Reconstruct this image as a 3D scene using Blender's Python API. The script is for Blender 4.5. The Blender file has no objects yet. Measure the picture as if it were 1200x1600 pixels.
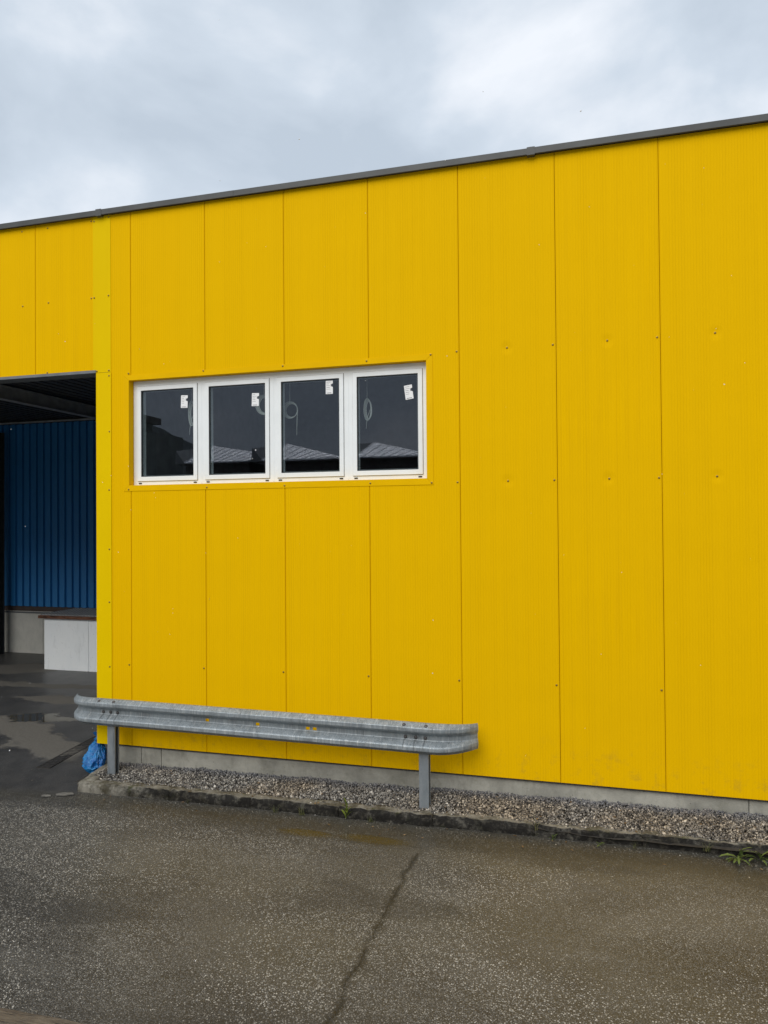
import bpy, bmesh, math, random
import numpy as np
from mathutils import Vector, Matrix, noise
rnd = random.Random(7)
scene = bpy.context.scene
col = scene.collection
PI = math.pi

# ------------------------------------------------------------------ camera
cam_d = bpy.data.cameras.new('camera')
cam = bpy.data.objects.new('camera', cam_d); col.objects.link(cam)
scene.camera = cam
cam_d.sensor_fit = 'VERTICAL'; cam_d.sensor_height = 36.0; cam_d.sensor_width = 27.0
cam_d.lens = 36.0 * 1150.1276 / 1600.0
cam_d.clip_start = 0.05; cam_d.clip_end = 4000
yaw, pitch, roll = 0.276104, 0.01301, -0.007726
cy, sy, cp, sp = math.cos(yaw), math.sin(yaw), math.cos(pitch), math.sin(pitch)
fwd = Vector((-sy*cp, cy*cp, sp)); rgt = Vector((cy, sy, 0)); upv = rgt.cross(fwd)
r2 = rgt*math.cos(roll) + upv*math.sin(roll); u2 = -rgt*math.sin(roll) + upv*math.cos(roll)
M = Matrix((r2, u2, -fwd)).transposed().to_4x4()
M.translation = Vector((5.33957, -7.69127, 3.02))
cam.matrix_world = M

# ------------------------------------------------------------------ world
EXPOSURE = 0.45
SUN_EL, SUN_AZ = 42.0, 192.0            # azimuth: compass degrees, 180 = from -Y
world = bpy.data.worlds.new('World'); scene.world = world; world.use_nodes = True
nt = world.node_tree; nt.nodes.clear()
def wn(t, **kw):
    n = nt.nodes.new(t)
    for k, v in kw.items(): setattr(n, k, v)
    return n
out = wn('ShaderNodeOutputWorld'); bg = wn('ShaderNodeBackground'); bg.inputs['Strength'].default_value = 0.1
sky = wn('ShaderNodeTexSky', sky_type='NISHITA'); sky.sun_disc = False
sky.sun_elevation = math.radians(SUN_EL); sky.sun_rotation = math.radians(SUN_AZ)
tc = wn('ShaderNodeTexCoord')
mp = wn('ShaderNodeMapping'); mp.inputs['Scale'].default_value = (1.0, 1.0, 1.5); mp.inputs['Location'].default_value = (3.1, 0.4, 0.2)
nt.links.new(tc.outputs['Generated'], mp.inputs[0])
n1 = wn('ShaderNodeTexNoise'); n1.inputs['Scale'].default_value = 3.1; n1.inputs['Detail'].default_value = 7; n1.inputs['Roughness'].default_value = 0.52; n1.inputs['Distortion'].default_value = 0.2
n2 = wn('ShaderNodeTexNoise'); n2.inputs['Scale'].default_value = 0.9; n2.inputs['Detail'].default_value = 3
nt.links.new(mp.outputs[0], n1.inputs['Vector']); nt.links.new(mp.outputs[0], n2.inputs['Vector'])
add = wn('ShaderNodeMath', operation='MULTIPLY_ADD'); add.inputs[1].default_value = 0.55
nt.links.new(n2.outputs['Fac'], add.inputs[0]); nt.links.new(n1.outputs['Fac'], add.inputs[2])
ramp = wn('ShaderNodeValToRGB')
e = ramp.color_ramp.elements
e[0].position = 0.64; e[0].color = (0.415, 0.475, 0.545, 1)
e[1].position = 0.93; e[1].color = (0.70, 0.73, 0.775, 1)
m_ = e.new(0.77); m_.color = (0.50, 0.56, 0.63, 1)
nt.links.new(add.outputs[0], ramp.inputs[0])
sc10 = wn('ShaderNodeVectorMath', operation='SCALE'); sc10.inputs['Scale'].default_value = 10.0
nt.links.new(ramp.outputs[0], sc10.inputs[0])
mix = wn('ShaderNodeMix', data_type='RGBA'); mix.inputs[0].default_value = 0.92
nt.links.new(sky.outputs[0], mix.inputs[6]); nt.links.new(sc10.outputs[0], mix.inputs[7])
# a darker bank of cloud stands low behind the photographer (seen in the panes)
sx = wn('ShaderNodeSeparateXYZ'); nt.links.new(tc.outputs['Generated'], sx.inputs[0])
ny = wn('ShaderNodeMath', operation='MULTIPLY_ADD'); ny.inputs[1].default_value = 0.5
nt.links.new(n2.outputs['Fac'], ny.inputs[0]); nt.links.new(sx.outputs[1], ny.inputs[2])
fy = wn('ShaderNodeMapRange', interpolation_type='SMOOTHSTEP')
for q_, v_ in ((1, 0.25), (2, -0.6), (3, 0.0), (4, 1.0)): fy.inputs[q_].default_value = v_
nt.links.new(ny.outputs[0], fy.inputs[0])
nz_ = wn('ShaderNodeMath', operation='MULTIPLY_ADD'); nz_.inputs[1].default_value = 0.35
nt.links.new(n1.outputs['Fac'], nz_.inputs[0]); nt.links.new(sx.outputs[2], nz_.inputs[2])
fz = wn('ShaderNodeMapRange', interpolation_type='SMOOTHSTEP')
for q_, v_ in ((1, 1.25), (2, 0.25), (3, 0.0), (4, 0.55)): fz.inputs[q_].default_value = v_
nt.links.new(nz_.outputs[0], fz.inputs[0])
dk = wn('ShaderNodeMath', operation='MULTIPLY'); nt.links.new(fy.outputs[0], dk.inputs[0]); nt.links.new(fz.outputs[0], dk.inputs[1])
inv = wn('ShaderNodeMath', operation='SUBTRACT'); inv.inputs[0].default_value = 1.0; nt.links.new(dk.outputs[0], inv.inputs[1])
scl = wn('ShaderNodeVectorMath', operation='SCALE'); nt.links.new(mix.outputs[2], scl.inputs[0]); nt.links.new(inv.outputs[0], scl.inputs['Scale'])
nt.links.new(scl.outputs[0], bg.inputs['Color']); nt.links.new(bg.outputs[0], out.inputs[0])

# ------------------------------------------------------------------ sun (soft, behind cloud)
sd = bpy.data.lights.new('sun', 'SUN'); sd.energy = 1.7; sd.angle = math.radians(50); sd.color = (1.0, 0.96, 0.9)
so = bpy.data.objects.new('sun', sd); col.objects.link(so)
el, az = math.radians(SUN_EL), math.radians(SUN_AZ)
sdir = Vector((math.sin(az)*math.cos(el), math.cos(az)*math.cos(el), math.sin(el)))
so.rotation_euler = sdir.to_track_quat('Z', 'Y').to_euler(); so.location = (0, -20, 30)

scene.render.engine = 'CYCLES'
scene.cycles.max_bounces = 8; scene.cycles.transparent_max_bounces = 16
vs = scene.view_settings
vs.view_transform = 'Standard'; vs.look = 'None'; vs.exposure = EXPOSURE; vs.gamma = 1.0; vs.use_curve_mapping = False

# ================================================================== materials
class NB:
    """small node-building helper"""
    def __init__(s, name):
        s.m = bpy.data.materials.new(name); s.m.use_nodes = True
        s.t = s.m.node_tree; s.t.nodes.clear()
        s.out = s.n('ShaderNodeOutputMaterial')
        s.b = s.n('ShaderNodeBsdfPrincipled'); s.l(s.b.outputs[0], s.out.inputs[0])
        s.geo = s.n('ShaderNodeNewGeometry')
        s.sep = s.n('ShaderNodeSeparateXYZ'); s.l(s.geo.outputs['Position'], s.sep.inputs[0])
        s.P = s.geo.outputs['Position']
        s.X, s.Y, s.Z = s.sep.outputs
    def n(s, t, **kw):
        o = s.t.nodes.new(t)
        for k, v in kw.items(): setattr(o, k, v)
        return o
    def l(s, a, b): s.t.links.new(a, b)
    def put(s, sock, v):
        if isinstance(v, bpy.types.NodeSocket): s.l(v, sock)
        else:
            if sock.type == 'RGBA' and len(v) == 3: v = (*v, 1)
            sock.default_value = v
    def math(s, op, a, b=0.0, c=0.0, clamp=False):
        o = s.n('ShaderNodeMath', operation=op); o.use_clamp = clamp
        s.put(o.inputs[0], a); s.put(o.inputs[1], b); s.put(o.inputs[2], c)
        return o.outputs[0]
    def ss(s, v, a, b, lo=0.0, hi=1.0):
        o = s.n('ShaderNodeMapRange', interpolation_type='SMOOTHSTEP')
        s.put(o.inputs[0], v); s.put(o.inputs[1], a); s.put(o.inputs[2], b); s.put(o.inputs[3], lo); s.put(o.inputs[4], hi)
        return o.outputs[0]
    def mix(s, f, a, b, blend='MIX'):
        o = s.n('ShaderNodeMix', data_type='RGBA', blend_type=blend)
        s.put(o.inputs[0], f); s.put(o.inputs[6], a); s.put(o.inputs[7], b)
        return o.outputs[2]
    def noise(s, scale, detail=4, rough=0.5, vec=None, stretch=None, dist=0.0, loc=None):
        o = s.n('ShaderNodeTexNoise'); o.inputs['Scale'].default_value = scale
        o.inputs['Detail'].default_value = detail; o.inputs['Roughness'].default_value = rough; o.inputs['Distortion'].default_value = dist
        v = vec or s.P
        if stretch or loc:
            mpn = s.n('ShaderNodeMapping'); mpn.inputs['Scale'].default_value = stretch or (1, 1, 1)
            if loc: mpn.inputs['Location'].default_value = loc
            s.l(v, mpn.inputs[0]); v = mpn.outputs[0]
        s.l(v, o.inputs['Vector'])
        return o.outputs['Fac']
    def vor(s, scale, feature='F1', vec=None, out='Distance'):
        o = s.n('ShaderNodeTexVoronoi', feature=feature); o.inputs['Scale'].default_value = scale
        s.l(vec or s.P, o.inputs['Vector'])
        return o.outputs[out]
    def bump(s, h, strength=0.3, dist=0.01, normal=None):
        o = s.n('ShaderNodeBump'); o.inputs['Strength'].default_value = strength; o.inputs['Distance'].default_value = dist
        s.l(h, o.inputs['Height'])
        if normal: s.l(normal, o.inputs['Normal'])
        s.l(o.outputs[0], s.b.inputs['Normal'])
        return o.outputs[0]
    def set(s, color=None, rough=None, metal=None, spec=None):
        if color is not None: s.put(s.b.inputs['Base Color'], color)
        if rough is not None: s.put(s.b.inputs['Roughness'], rough)
        if metal is not None: s.put(s.b.inputs['Metallic'], metal)
        if spec is not None: s.put(s.b.inputs['Specular IOR Level'], spec)
        return s.m

def simple(name, color, rough=0.6, metal=0.0, var=0.15, scale=6.0, bumps=0.0, bscale=60.0):
    b = NB(name)
    f = b.noise(scale, 5, 0.6)
    dark = tuple(c*(1-var) for c in color); lite = tuple(min(1, c*(1+var)) for c in color)
    b.set(b.mix(b.ss(f, 0.3, 0.7), dark, lite), rough, metal)
    if bumps: b.bump(b.noise(bscale, 4, 0.6), bumps, 0.005)
    return b.m

YEL = (0.82, 0.478, 0.0)
def yellow_panel():
    b = NB('yellow_panel_paint')
    # micro ribs, 27 mm apart, each with its own slight strength
    ph = b.math('MULTIPLY', b.X, 2*PI/0.0270)
    s1 = b.math('SINE', ph)
    rib = b.ss(s1, -0.55, 0.55)
    irr = b.noise(9.0, 3, 0.6, stretch=(1, 1, 0.004))
    streak = b.noise(22.0, 4, 0.65, stretch=(1, 1, 0.03))
    streak2 = b.noise(70.0, 3, 0.7, stretch=(1, 1, 0.012))
    big = b.noise(0.55, 3, 0.5)
    rnd_ = b.n('ShaderNodeObjectInfo').outputs['Random']
    c = b.mix(b.ss(streak, 0.35, 0.75), YEL, (YEL[0]*0.93, YEL[1]*0.92, 0.0014))
    c = b.mix(b.ss(streak2, 0.45, 0.75, 0, 0.5), c, (YEL[0]*1.04, YEL[1]*1.06, 0.002))
    c = b.mix(b.ss(big, 0.35, 0.7), c, (YEL[0]*0.97, YEL[1]*0.965, 0.0012))
    c = b.mix(b.math('MULTIPLY', rnd_, 0.7), c, (YEL[0]*0.965, YEL[1]*0.97, 0.0012))
    # small splashes of dirt low on the wall, pale fleck spots
    sp_ = b.vor(5.3); c = b.mix(b.ss(sp_, 0.022, 0.012, 0, 0.35), c, (0.78, 0.66, 0.28))
    c = b.mix(b.math('MULTIPLY', b.math('SUBTRACT', 1.0, b.ss(s1, -0.95, -0.5)), b.ss(irr, 0.35, 0.65, 0.04, 0.22)), c, (0.50, 0.27, 0.001))  # groove lines: grime tone that also paints in the ribs' shading
    low = b.ss(b.Z, 0.95, 0.35)
    dirt = b.math('MULTIPLY', low, b.ss(b.noise(7.0, 6, 0.7), 0.5, 0.72, 0, 0.35))
    c = b.mix(dirt, c, (0.22, 0.15, 0.035))
    b.set(c, b.ss(streak, 0.3, 0.8, 0.5, 0.62), 0.0, 0.015)
    wob = b.noise(1.4, 2, 0.5)
    h = b.math('MULTIPLY_ADD', b.math('MULTIPLY', rib, b.ss(irr, 0.3, 0.8, 0.35, 1.0)), 0.0016, b.math('MULTIPLY', wob, 0.011))
    # shallow dimples where the fixings pull the sheet in
    fx = b.math('ABSOLUTE', b.math('SUBTRACT', b.math('FRACT', b.math('ADD', b.X, 20.0)), 0.5))
    for zc in (3.432, 4.817):
        dz = b.math('SUBTRACT', b.Z, zc)
        r_ = b.math('SQRT', b.math('ADD', b.math('MULTIPLY', fx, fx), b.math('MULTIPLY', dz, dz)))
        dent = b.math('MULTIPLY', b.ss(r_, 0.085, 0.0), b.ss(b.X, 3.9, 4.0))
        h = b.math('MULTIPLY_ADD', dent, -0.0065, h)
    b.bump(h, 0.8, 1.0)
    return b.m
def yellow_flash():
    b = NB('yellow_flashing_paint')
    big = b.noise(1.2, 4, 0.6, stretch=(1, 1, 0.3))
    c = b.mix(b.ss(big, 0.3, 0.7), (0.79, 0.545, 0.0), (0.755, 0.51, 0.0))
    b.set(c, 0.55, 0.0, 0.04)
    b.bump(b.noise(2.5, 2, 0.5), 0.5, 0.01)
    return b.m
def yellow_trim():
    b = NB('yellow_window_trim_paint')
    c = b.mix(b.ss(b.noise(3.0, 4, 0.6), 0.3, 0.7), (0.81, 0.475, 0.0), (0.77, 0.445, 0.0))
    b.set(c, 0.55, 0.0, 0.04)
    b.bump(b.noise(3.5, 2, 0.5), 0.35, 0.01)
    return b.m
MP, MF, MT = yellow_panel(), yellow_flash(), yellow_trim()

def galvanised():
    b = NB('galvanised_steel')
    sp_ = b.vor(70.0, out='Color')
    spg = b.n('ShaderNodeSeparateColor'); b.l(sp_, spg.inputs[0])
    base = b.mix(spg.outputs[0], (0.25, 0.29, 0.315), (0.33, 0.37, 0.395))
    patch = b.noise(5.0, 6, 0.65, stretch=(1, 1, 1.5))
    base = b.mix(b.ss(patch, 0.4, 0.7), base, (0.20, 0.225, 0.24))
    streak = b.noise(55.0, 5, 0.7, stretch=(1, 0.3, 0.06))
    base = b.mix(b.ss(streak, 0.48, 0.72, 0, 0.8), base, (0.52, 0.545, 0.55))
    streakd = b.noise(38.0, 5, 0.7, stretch=(1, 0.3, 0.05), loc=(4, 2, 1))
    base = b.mix(b.ss(streakd, 0.54, 0.72, 0, 0.65), base, (0.10, 0.11, 0.115))
    dripn = b.noise(90.0, 3, 0.6, stretch=(1, 0.2, 0.02), loc=(8, 1, 3))
    for bx_ in (-0.18, -0.08, 0.015, 3.47, 3.58, 3.68):
        dx_ = b.math('ABSOLUTE', b.math('SUBTRACT', b.math('ADD', b.X, b.math('MULTIPLY_ADD', b.noise(30, 2, 0.5), 0.02, -0.01)), bx_))
        m2 = b.math('MULTIPLY', b.ss(dx_, 0.012, 0.002), b.math('MULTIPLY', b.ss(b.Z, 0.715, 0.76), b.ss(b.Z, 0.85, 0.82)))
        base = b.mix(b.math('MULTIPLY', m2, 0.6), base, (0.07, 0.075, 0.08))
    # water drops lying on faces that look up
    nz = b.n('ShaderNodeSeparateXYZ'); b.l(b.geo.outputs['Normal'], nz.inputs[0])
    up = b.ss(nz.outputs[2], 0.15, 0.5)
    drop = b.vor(95.0)
    dsel = b.math('MULTIPLY', up, b.ss(b.math('ADD', drop, b.math('MULTIPLY', b.noise(30, 2), 0.5)), 0.58, 0.42))
    base = b.mix(b.math('MULTIPLY', dsel, 0.75), base, (0.075, 0.085, 0.095))
    rough = b.math('MULTIPLY_ADD', dsel, -0.3, 0.46)
    b.set(base, rough, 0.35)
    h = b.math('ADD', b.math('MULTIPLY', dsel, 0.8), b.math('MULTIPLY', b.noise(40, 4), 0.25))
    b.bump(h, 0.4, 0.004)
    return b.m
MG = galvanised()
def galv_post():
    b = NB('galvanised_post_steel')
    c = b.mix(b.ss(b.noise(6, 6, 0.7, stretch=(1, 1, 0.4)), 0.3, 0.7), (0.22, 0.25, 0.275), (0.32, 0.35, 0.375))
    c = b.mix(b.ss(b.noise(30, 5, 0.7, stretch=(1, 1, 0.1)), 0.55, 0.75, 0, 0.7), c, (0.11, 0.12, 0.13))
    c = b.mix(b.ss(b.vor(45), 0.12, 0.05, 0, 0.6), c, (0.07, 0.07, 0.075))
    b.set(c, 0.5, 0.45); b.bump(b.noise(60, 4), 0.2, 0.004)
    return b.m
MGP = galv_post()

def concrete(name, a, c2, moss=0.0, pits=True, bumps=0.35):
    b = NB(name)
    f = b.noise(2.2, 8, 0.65); c = b.mix(b.ss(f, 0.3, 0.7), a, c2)
    c = b.mix(b.ss(b.noise(14, 6, 0.7, stretch=(1, 1, 0.25)), 0.5, 0.8, 0, 0.5), c, tuple(x*0.6 for x in a))
    if pits: c = b.mix(b.ss(b.vor(11), 0.075, 0.04, 0, 0.7), c, tuple(x*0.35 for x in a))
    if moss:
        c = b.mix(b.ss(b.noise(5, 6, 0.7), 0.52, 0.68, 0, moss), c, (0.055, 0.06, 0.018))
    b.set(c, 0.75)
    h = b.math('ADD', b.noise(90, 5, 0.7), b.math('MULTIPLY', b.noise(9, 5, 0.6), 1.5))
    b.bump(h, bumps, 0.01)
    return b.m
MPL = concrete('plinth_concrete', (0.23, 0.225, 0.195), (0.40, 0.39, 0.34), 0.25)
MDOCK = concrete('dock_concrete', (0.46, 0.46, 0.42), (0.58, 0.57, 0.52), 0.0)
MWB = concrete('white_painted_block', (0.88, 0.92, 0.94), (0.92, 0.95, 0.96), 0.0, True, 0.25)
def kerb_mat():
    b = NB('weathered_kerb_concrete')
    nz = b.n('ShaderNodeSeparateXYZ'); b.l(b.geo.outputs['Normal'], nz.inputs[0])
    f = b.noise(11, 8, 0.7)
    c = b.mix(b.ss(f, 0.3, 0.7), (0.15, 0.14, 0.115), (0.27, 0.255, 0.215))
    c = b.mix(b.ss(b.noise(3.2, 6, 0.75), 0.45, 0.62, 0, 0.85), c, (0.06, 0.052, 0.03))
    c = b.mix(b.ss(b.noise(6.5, 6, 0.75, loc=(3, 1, 0)), 0.55, 0.66, 0, 0.8), c, (0.05, 0.06, 0.014))
    # wet front, with its shade put into the colour too: blacker with x
    wet = b.math('MULTIPLY', b.ss(nz.outputs[1], -0.25, -0.7), b.ss(b.math('ADD', b.X, b.math('MULTIPLY', b.noise(7, 5, 0.7), 2.0)), 0.9, 1.7))
    c = b.mix(b.math('MULTIPLY', wet, b.ss(b.noise(13, 6, 0.7, loc=(5, 5, 0)), 0.3, 0.55, 0.55, 0.97)), c, (0.010, 0.009, 0.008))
    b.set(c, 0.75, 0, 0.2)
    h = b.math('ADD', b.noise(70, 6, 0.75), b.math('MULTIPLY', b.noise(16, 5, 0.6), 2.0))
    b.bump(h, 0.8, 0.012)
    return b.m
MK = kerb_mat()

def gravel_mat():
    b = NB('gravel_stone')
    r = b.geo.outputs['Random Per Island']
    o = b.n('ShaderNodeValToRGB'); el = o.color_ramp.elements
    el[0].position = 0.0; el[0].color = (0.028, 0.026, 0.024, 1)
    el[1].position = 1.0; el[1].color = (0.52, 0.49, 0.43, 1)
    for p, c in ((0.3, (0.065, 0.06, 0.054)), (0.6, (0.15, 0.138, 0.12)), (0.85, (0.235, 0.22, 0.19)), (0.95, (0.36, 0.335, 0.29))):
        q = el.new(p); q.color = (*c, 1)
    b.l(r, o.inputs[0])
    tintn = b.noise(1.1, 3, 0.5)
    warm = b.mix(b.ss(tintn, 0.35, 0.65), (1.08, 0.97, 0.84), (0.98, 1.0, 1.04))
    c = b.mix(1.0, o.outputs[0], b.mix(1.0, warm, (1.14, 1.15, 1.16), 'MULTIPLY'), 'MULTIPLY')
    # finer grey wet chips lie along the wall
    c = b.mix(b.ss(b.math('ADD', b.Y, b.math('MULTIPLY', b.noise(8, 4), 0.12)), -0.1, 0.08, 0, 0.55), c, (0.15, 0.155, 0.175))
    b.set(c, 0.42); b.bump(b.noise(160, 3), 0.3, 0.002)
    return b.m
MGR = gravel_mat()
MSOIL = simple('dark_soil_between_stones', (0.03, 0.027, 0.022), 0.85, 0, 0.3, 20, 0.6, 120)

def asphalt_mat():
    b = NB('wet_asphalt')
    wx = b.math('ADD', b.X, b.math('MULTIPLY_ADD', b.noise(1.5, 8, 0.68), 1.1, -0.55))
    wy = b.math('ADD', b.Y, b.math('MULTIPLY_ADD', b.noise(1.5, 8, 0.68, loc=(7, 3, 0)), 1.1, -0.55))
    def blob(cx, cy_, rx, ry, ang=0.0, a=1.15, z=0.85, jag=True):
        X, Y = (wx, wy) if jag else (b.X, b.Y)
        dx = b.math('SUBTRACT', X, cx); dy = b.math('SUBTRACT', Y, cy_)
        ca, sa = math.cos(ang), math.sin(ang)
        u = b.math('ADD', b.math('MULTIPLY', dx, ca/rx), b.math('MULTIPLY', dy, sa/rx))
        v = b.math('ADD', b.math('MULTIPLY', dx, -sa/ry), b.math('MULTIPLY', dy, ca/ry))
        d = b.math('SQRT', b.math('ADD', b.math('MULTIPLY', u, u), b.math('MULTIPLY', v, v)))
        return b.ss(d, a, z)
    mx = lambda *a: a[0] if len(a) == 1 else b.math('MAXIMUM', a[0], mx(*a[1:]))
    # ---- chips of aggregate: two sizes
    vv = b.n('ShaderNodeTexVoronoi'); vv.inputs['Scale'].default_value = 92.0; b.l(b.P, vv.inputs['Vector'])
    vc = b.n('ShaderNodeSeparateColor'); b.l(vv.outputs['Color'], vc.inputs[0])
    rad = b.math('MULTIPLY_ADD', vc.outputs[1], 0.42, 0.18)
    chip = b.math('MULTIPLY', b.ss(b.math('SUBTRACT', vv.outputs['Distance'], rad), 0.08, -0.06), b.ss(vc.outputs[0], 0.05, 0.16))
    bright = b.math('POWER', vc.outputs[2], 3.0)
    v2 = b.n('ShaderNodeTexVoronoi'); v2.inputs['Scale'].default_value = 128.0; b.l(b.P, v2.inputs['Vector'])
    v2c = b.n('ShaderNodeSeparateColor'); b.l(v2.outputs['Color'], v2c.inputs[0])
    chip2 = b.math('MULTIPLY', b.ss(v2.outputs['Distance'], 0.5, 0.3), b.ss(v2c.outputs[0], 0.35, 0.6))
    tone = b.noise(0.55, 6, 0.6, dist=0.4)
    matrix = b.mix(b.ss(tone, 0.3, 0.7), (0.030, 0.030, 0.029), (0.055, 0.054, 0.050))
    chipc = b.mix(bright, (0.115, 0.113, 0.106), (0.66, 0.645, 0.60))
    front = b.mix(b.math('MULTIPLY', chip2, 0.9), matrix, b.mix(v2c.outputs[1], (0.10, 0.098, 0.09), (0.26, 0.25, 0.23)))
    front = b.mix(b.math('MULTIPLY', chip, 0.85), front, chipc)
    # silt: thin brown film settled on the worn asphalt
    film = b.noise(0.7, 6, 0.6, dist=0.6, stretch=(0.55, 1.1, 1), loc=(2, 9, 0))
    silt = b.math('MULTIPLY', b.ss(film, 0.32, 0.78), b.ss(b.X, 0.3, 3.6, 0.25, 0.9))
    silt = mx(silt, b.math('MULTIPLY', blob(3.3, -2.75, 0.9, 0.45, 0.1, 1.5, 0.2), 0.8), b.math('MULTIPLY', blob(2.3, -1.9, 1.5, 0.5, -0.15, 1.5, 0.2), 0.7), b.math('MULTIPLY', blob(5.3, -1.0, 2.4, 0.4, 0.05, 1.4, 0.3), 0.9))
    front = b.mix(b.math('MULTIPLY', silt, 0.42), front, (0.112, 0.102, 0.072))
    worn = b.noise(0.9, 6, 0.65, dist=0.5, stretch=(0.5, 1.4, 1), loc=(11, 4, 0))
    front = b.mix(b.ss(worn, 0.48, 0.36, 0, 0.42), front, (0.030, 0.031, 0.032))
    front = b.mix(b.ss(worn, 0.5, 0.68, 0, 0.12), front, (0.26, 0.255, 0.235))
    grain = b.ss(b.noise(150.0, 3, 0.75), 0.33, 0.67)
    front = b.mix(1.0, front, b.mix(grain, (0.62, 0.62, 0.62), (1.48, 1.47, 1.44)), 'MULTIPLY')
    # ---- the older, finer yard surface to the left of the wall
    yn = b.noise(1.0, 6, 0.6)
    edge = b.math('ADD', b.math('MULTIPLY_ADD', b.X, -0.13, b.Y), b.math('MULTIPLY', yn, 0.3))
    yard = b.math('MULTIPLY', b.ss(edge, -0.62, -0.35), b.ss(b.math('ADD', b.X, b.math('MULTIPLY', yn, 0.3)), 0.25, -0.25))
    yc = b.mix(b.ss(b.noise(2.5, 7, 0.7), 0.3, 0.7), (0.034, 0.034, 0.034), (0.072, 0.070, 0.067))
    yc = b.mix(b.math('MULTIPLY', chip, b.math('MULTIPLY', bright, 0.3)), yc, (0.25, 0.25, 0.24))
    dry = mx(blob(-2.3, 1.02, 1.35, 0.36, -0.52, 1.2, 0.9), blob(-3.1, 1.45, 1.1, 0.22, -0.3, 1.2, 0.9), blob(-3.3, 3.0, 1.0, 0.2, 0.0, 1.15, 0.9),
             blob(-4.2, 3.9, 2.2, 0.17, 0.05, 1.2, 0.9), blob(-6.3, 5.1, 0.9, 0.45, 0.1, 1.2, 0.9), blob(-9, 2.2, 2, 0.5, 0.2))
    dryc = b.mix(b.ss(b.noise(30, 6, 0.7), 0.3, 0.7), (0.12, 0.112, 0.096), (0.18, 0.168, 0.145))
    yc = b.mix(b.math('MULTIPLY', dry, 0.85), yc, dryc)
    c = b.mix(yard, front, yc)
    # ---- damp strip at the kerb, joint running away from the wall
    damp = b.math('MULTIPLY', b.ss(b.math('ADD', b.Y, b.math('MULTIPLY', b.noise(2.2, 5), 0.35)), -1.0, -0.55), b.math('SUBTRACT', 1.0, yard))
    c = b.mix(b.math('MULTIPLY', damp, 0.62), c, (0.036, 0.033, 0.024))
    jx = b.math('ADD', b.X, b.math('MULTIPLY_ADD', b.noise(2.2, 4, 0.7, stretch=(0, 1, 0)), 0.2, -0.10))
    jd = b.math('ABSOLUTE', b.math('SUBTRACT', jx, 3.765))
    jw = b.math('MULTIPLY_ADD', b.noise(6, 5, 0.75, stretch=(1.5, 1, 1), loc=(0, 5, 0)), 0.10, -0.028)
    joint = b.math('MULTIPLY', b.ss(b.math('SUBTRACT', jd, jw), 0.026, -0.018), b.ss(b.Y, -1.0, -1.25))
    joint = b.math('MULTIPLY', joint, b.ss(b.noise(2.0, 3, 0.6, loc=(1, 2, 0)), 0.3, 0.5, 0.35, 1.0))
    c = b.mix(b.math('MULTIPLY', joint, 0.78), c, (0.024, 0.024, 0.02))
    core = b.math('MULTIPLY', b.ss(jd, 0.008, 0.003), b.math('MULTIPLY', b.ss(b.Y, -1.0, -1.25), b.ss(b.noise(3.1, 4, 0.7, loc=(4, 4, 0)), 0.38, 0.5)))
    c = b.mix(b.math('MULTIPLY', core, 0.45), c, (0.012, 0.012, 0.010))
    # ---- standing water
    pud = mx(blob(-2.95, 1.95, 0.62, 0.20, 0, 1.1, 0.95), b.math('MULTIPLY', mx(blob(2.62, -0.98, 0.30, 0.085, 0.0, 1.3, 0.5, False), blob(3.3, -0.95, 0.36, 0.095, 0.0, 1.3, 0.5, False)), 0.85))
    c = b.mix(b.math('MULTIPLY', pud, 0.7), c, (0.055, 0.042, 0.012))
    rgh = b.mix(yard, (0.44, 0.44, 0.44), (0.38, 0.38, 0.38))
    rgh = b.mix(b.math('MULTIPLY', silt, 0.6), rgh, (0.36, 0.36, 0.36))
    rgh = b.mix(b.math('MULTIPLY', dry, yard), rgh, (0.8, 0.8, 0.8))
    rgh = b.mix(damp, rgh, (0.34, 0.34, 0.34))
    rgh = b.mix(pud, rgh, (0.06, 0.06, 0.06))
    b.set(c, rgh, 0.0, 0.42)
    h = b.math('ADD', b.math('MULTIPLY', chip, 0.9), b.math('MULTIPLY', chip2, 0.4))
    h = b.math('ADD', h, b.math('MULTIPLY', joint, -1.5)); h = b.math('ADD', h, b.math('MULTIPLY', core, -1.2))
    h = b.math('MULTIPLY', h, b.math('SUBTRACT', 1.0, pud))
    h = b.math('MULTIPLY', h, b.ss(damp, 0, 1, 1.0, 0.5))
    b.bump(h, 0.8, 0.0035)
    return b.m
MA = asphalt_mat()

MWHITE = simple('white_window_frame', (0.82, 0.85, 0.86), 0.35, 0, 0.03, 3)
MBLACK = simple('black_plastic', (0.012, 0.012, 0.012), 0.4)
MDARK = simple('dark_void', (0.015, 0.015, 0.016), 0.9)
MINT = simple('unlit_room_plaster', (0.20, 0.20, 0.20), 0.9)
MCEIL = simple('dark_roof_deck', (0.07, 0.073, 0.08), 0.6, 0.2)
MSTEEL = simple('grey_painted_steel', (0.16, 0.17, 0.18), 0.5, 0.2, 0.15, 5)
MCAP = simple('anthracite_capping', (0.055, 0.058, 0.058), 0.5, 0.1, 0.18, 3, 0.1, 20)
def blue_mat():
    b = NB('blue_sheet_paint')
    f = b.noise(3, 5, 0.6, stretch=(1, 1, 0.2))
    b.set(b.mix(b.ss(f, 0.3, 0.7), (0.018, 0.165, 0.42), (0.025, 0.19, 0.47)), 0.45)
    return b.m
MBLUE = blue_mat()
MSCREW = simple('screw_head_steel', (0.30, 0.19, 0.03), 0.4, 0.5, 0.1, 5)
MPAPER = simple('white_label_paper', (0.82, 0.83, 0.84), 0.6, 0, 0.02)
MINK = simple('dark_label_print', (0.10, 0.10, 0.12), 0.6, 0, 0.05)
MCABLE = simple('white_cable_sheath', (0.75, 0.75, 0.72), 0.5, 0, 0.03)
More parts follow.
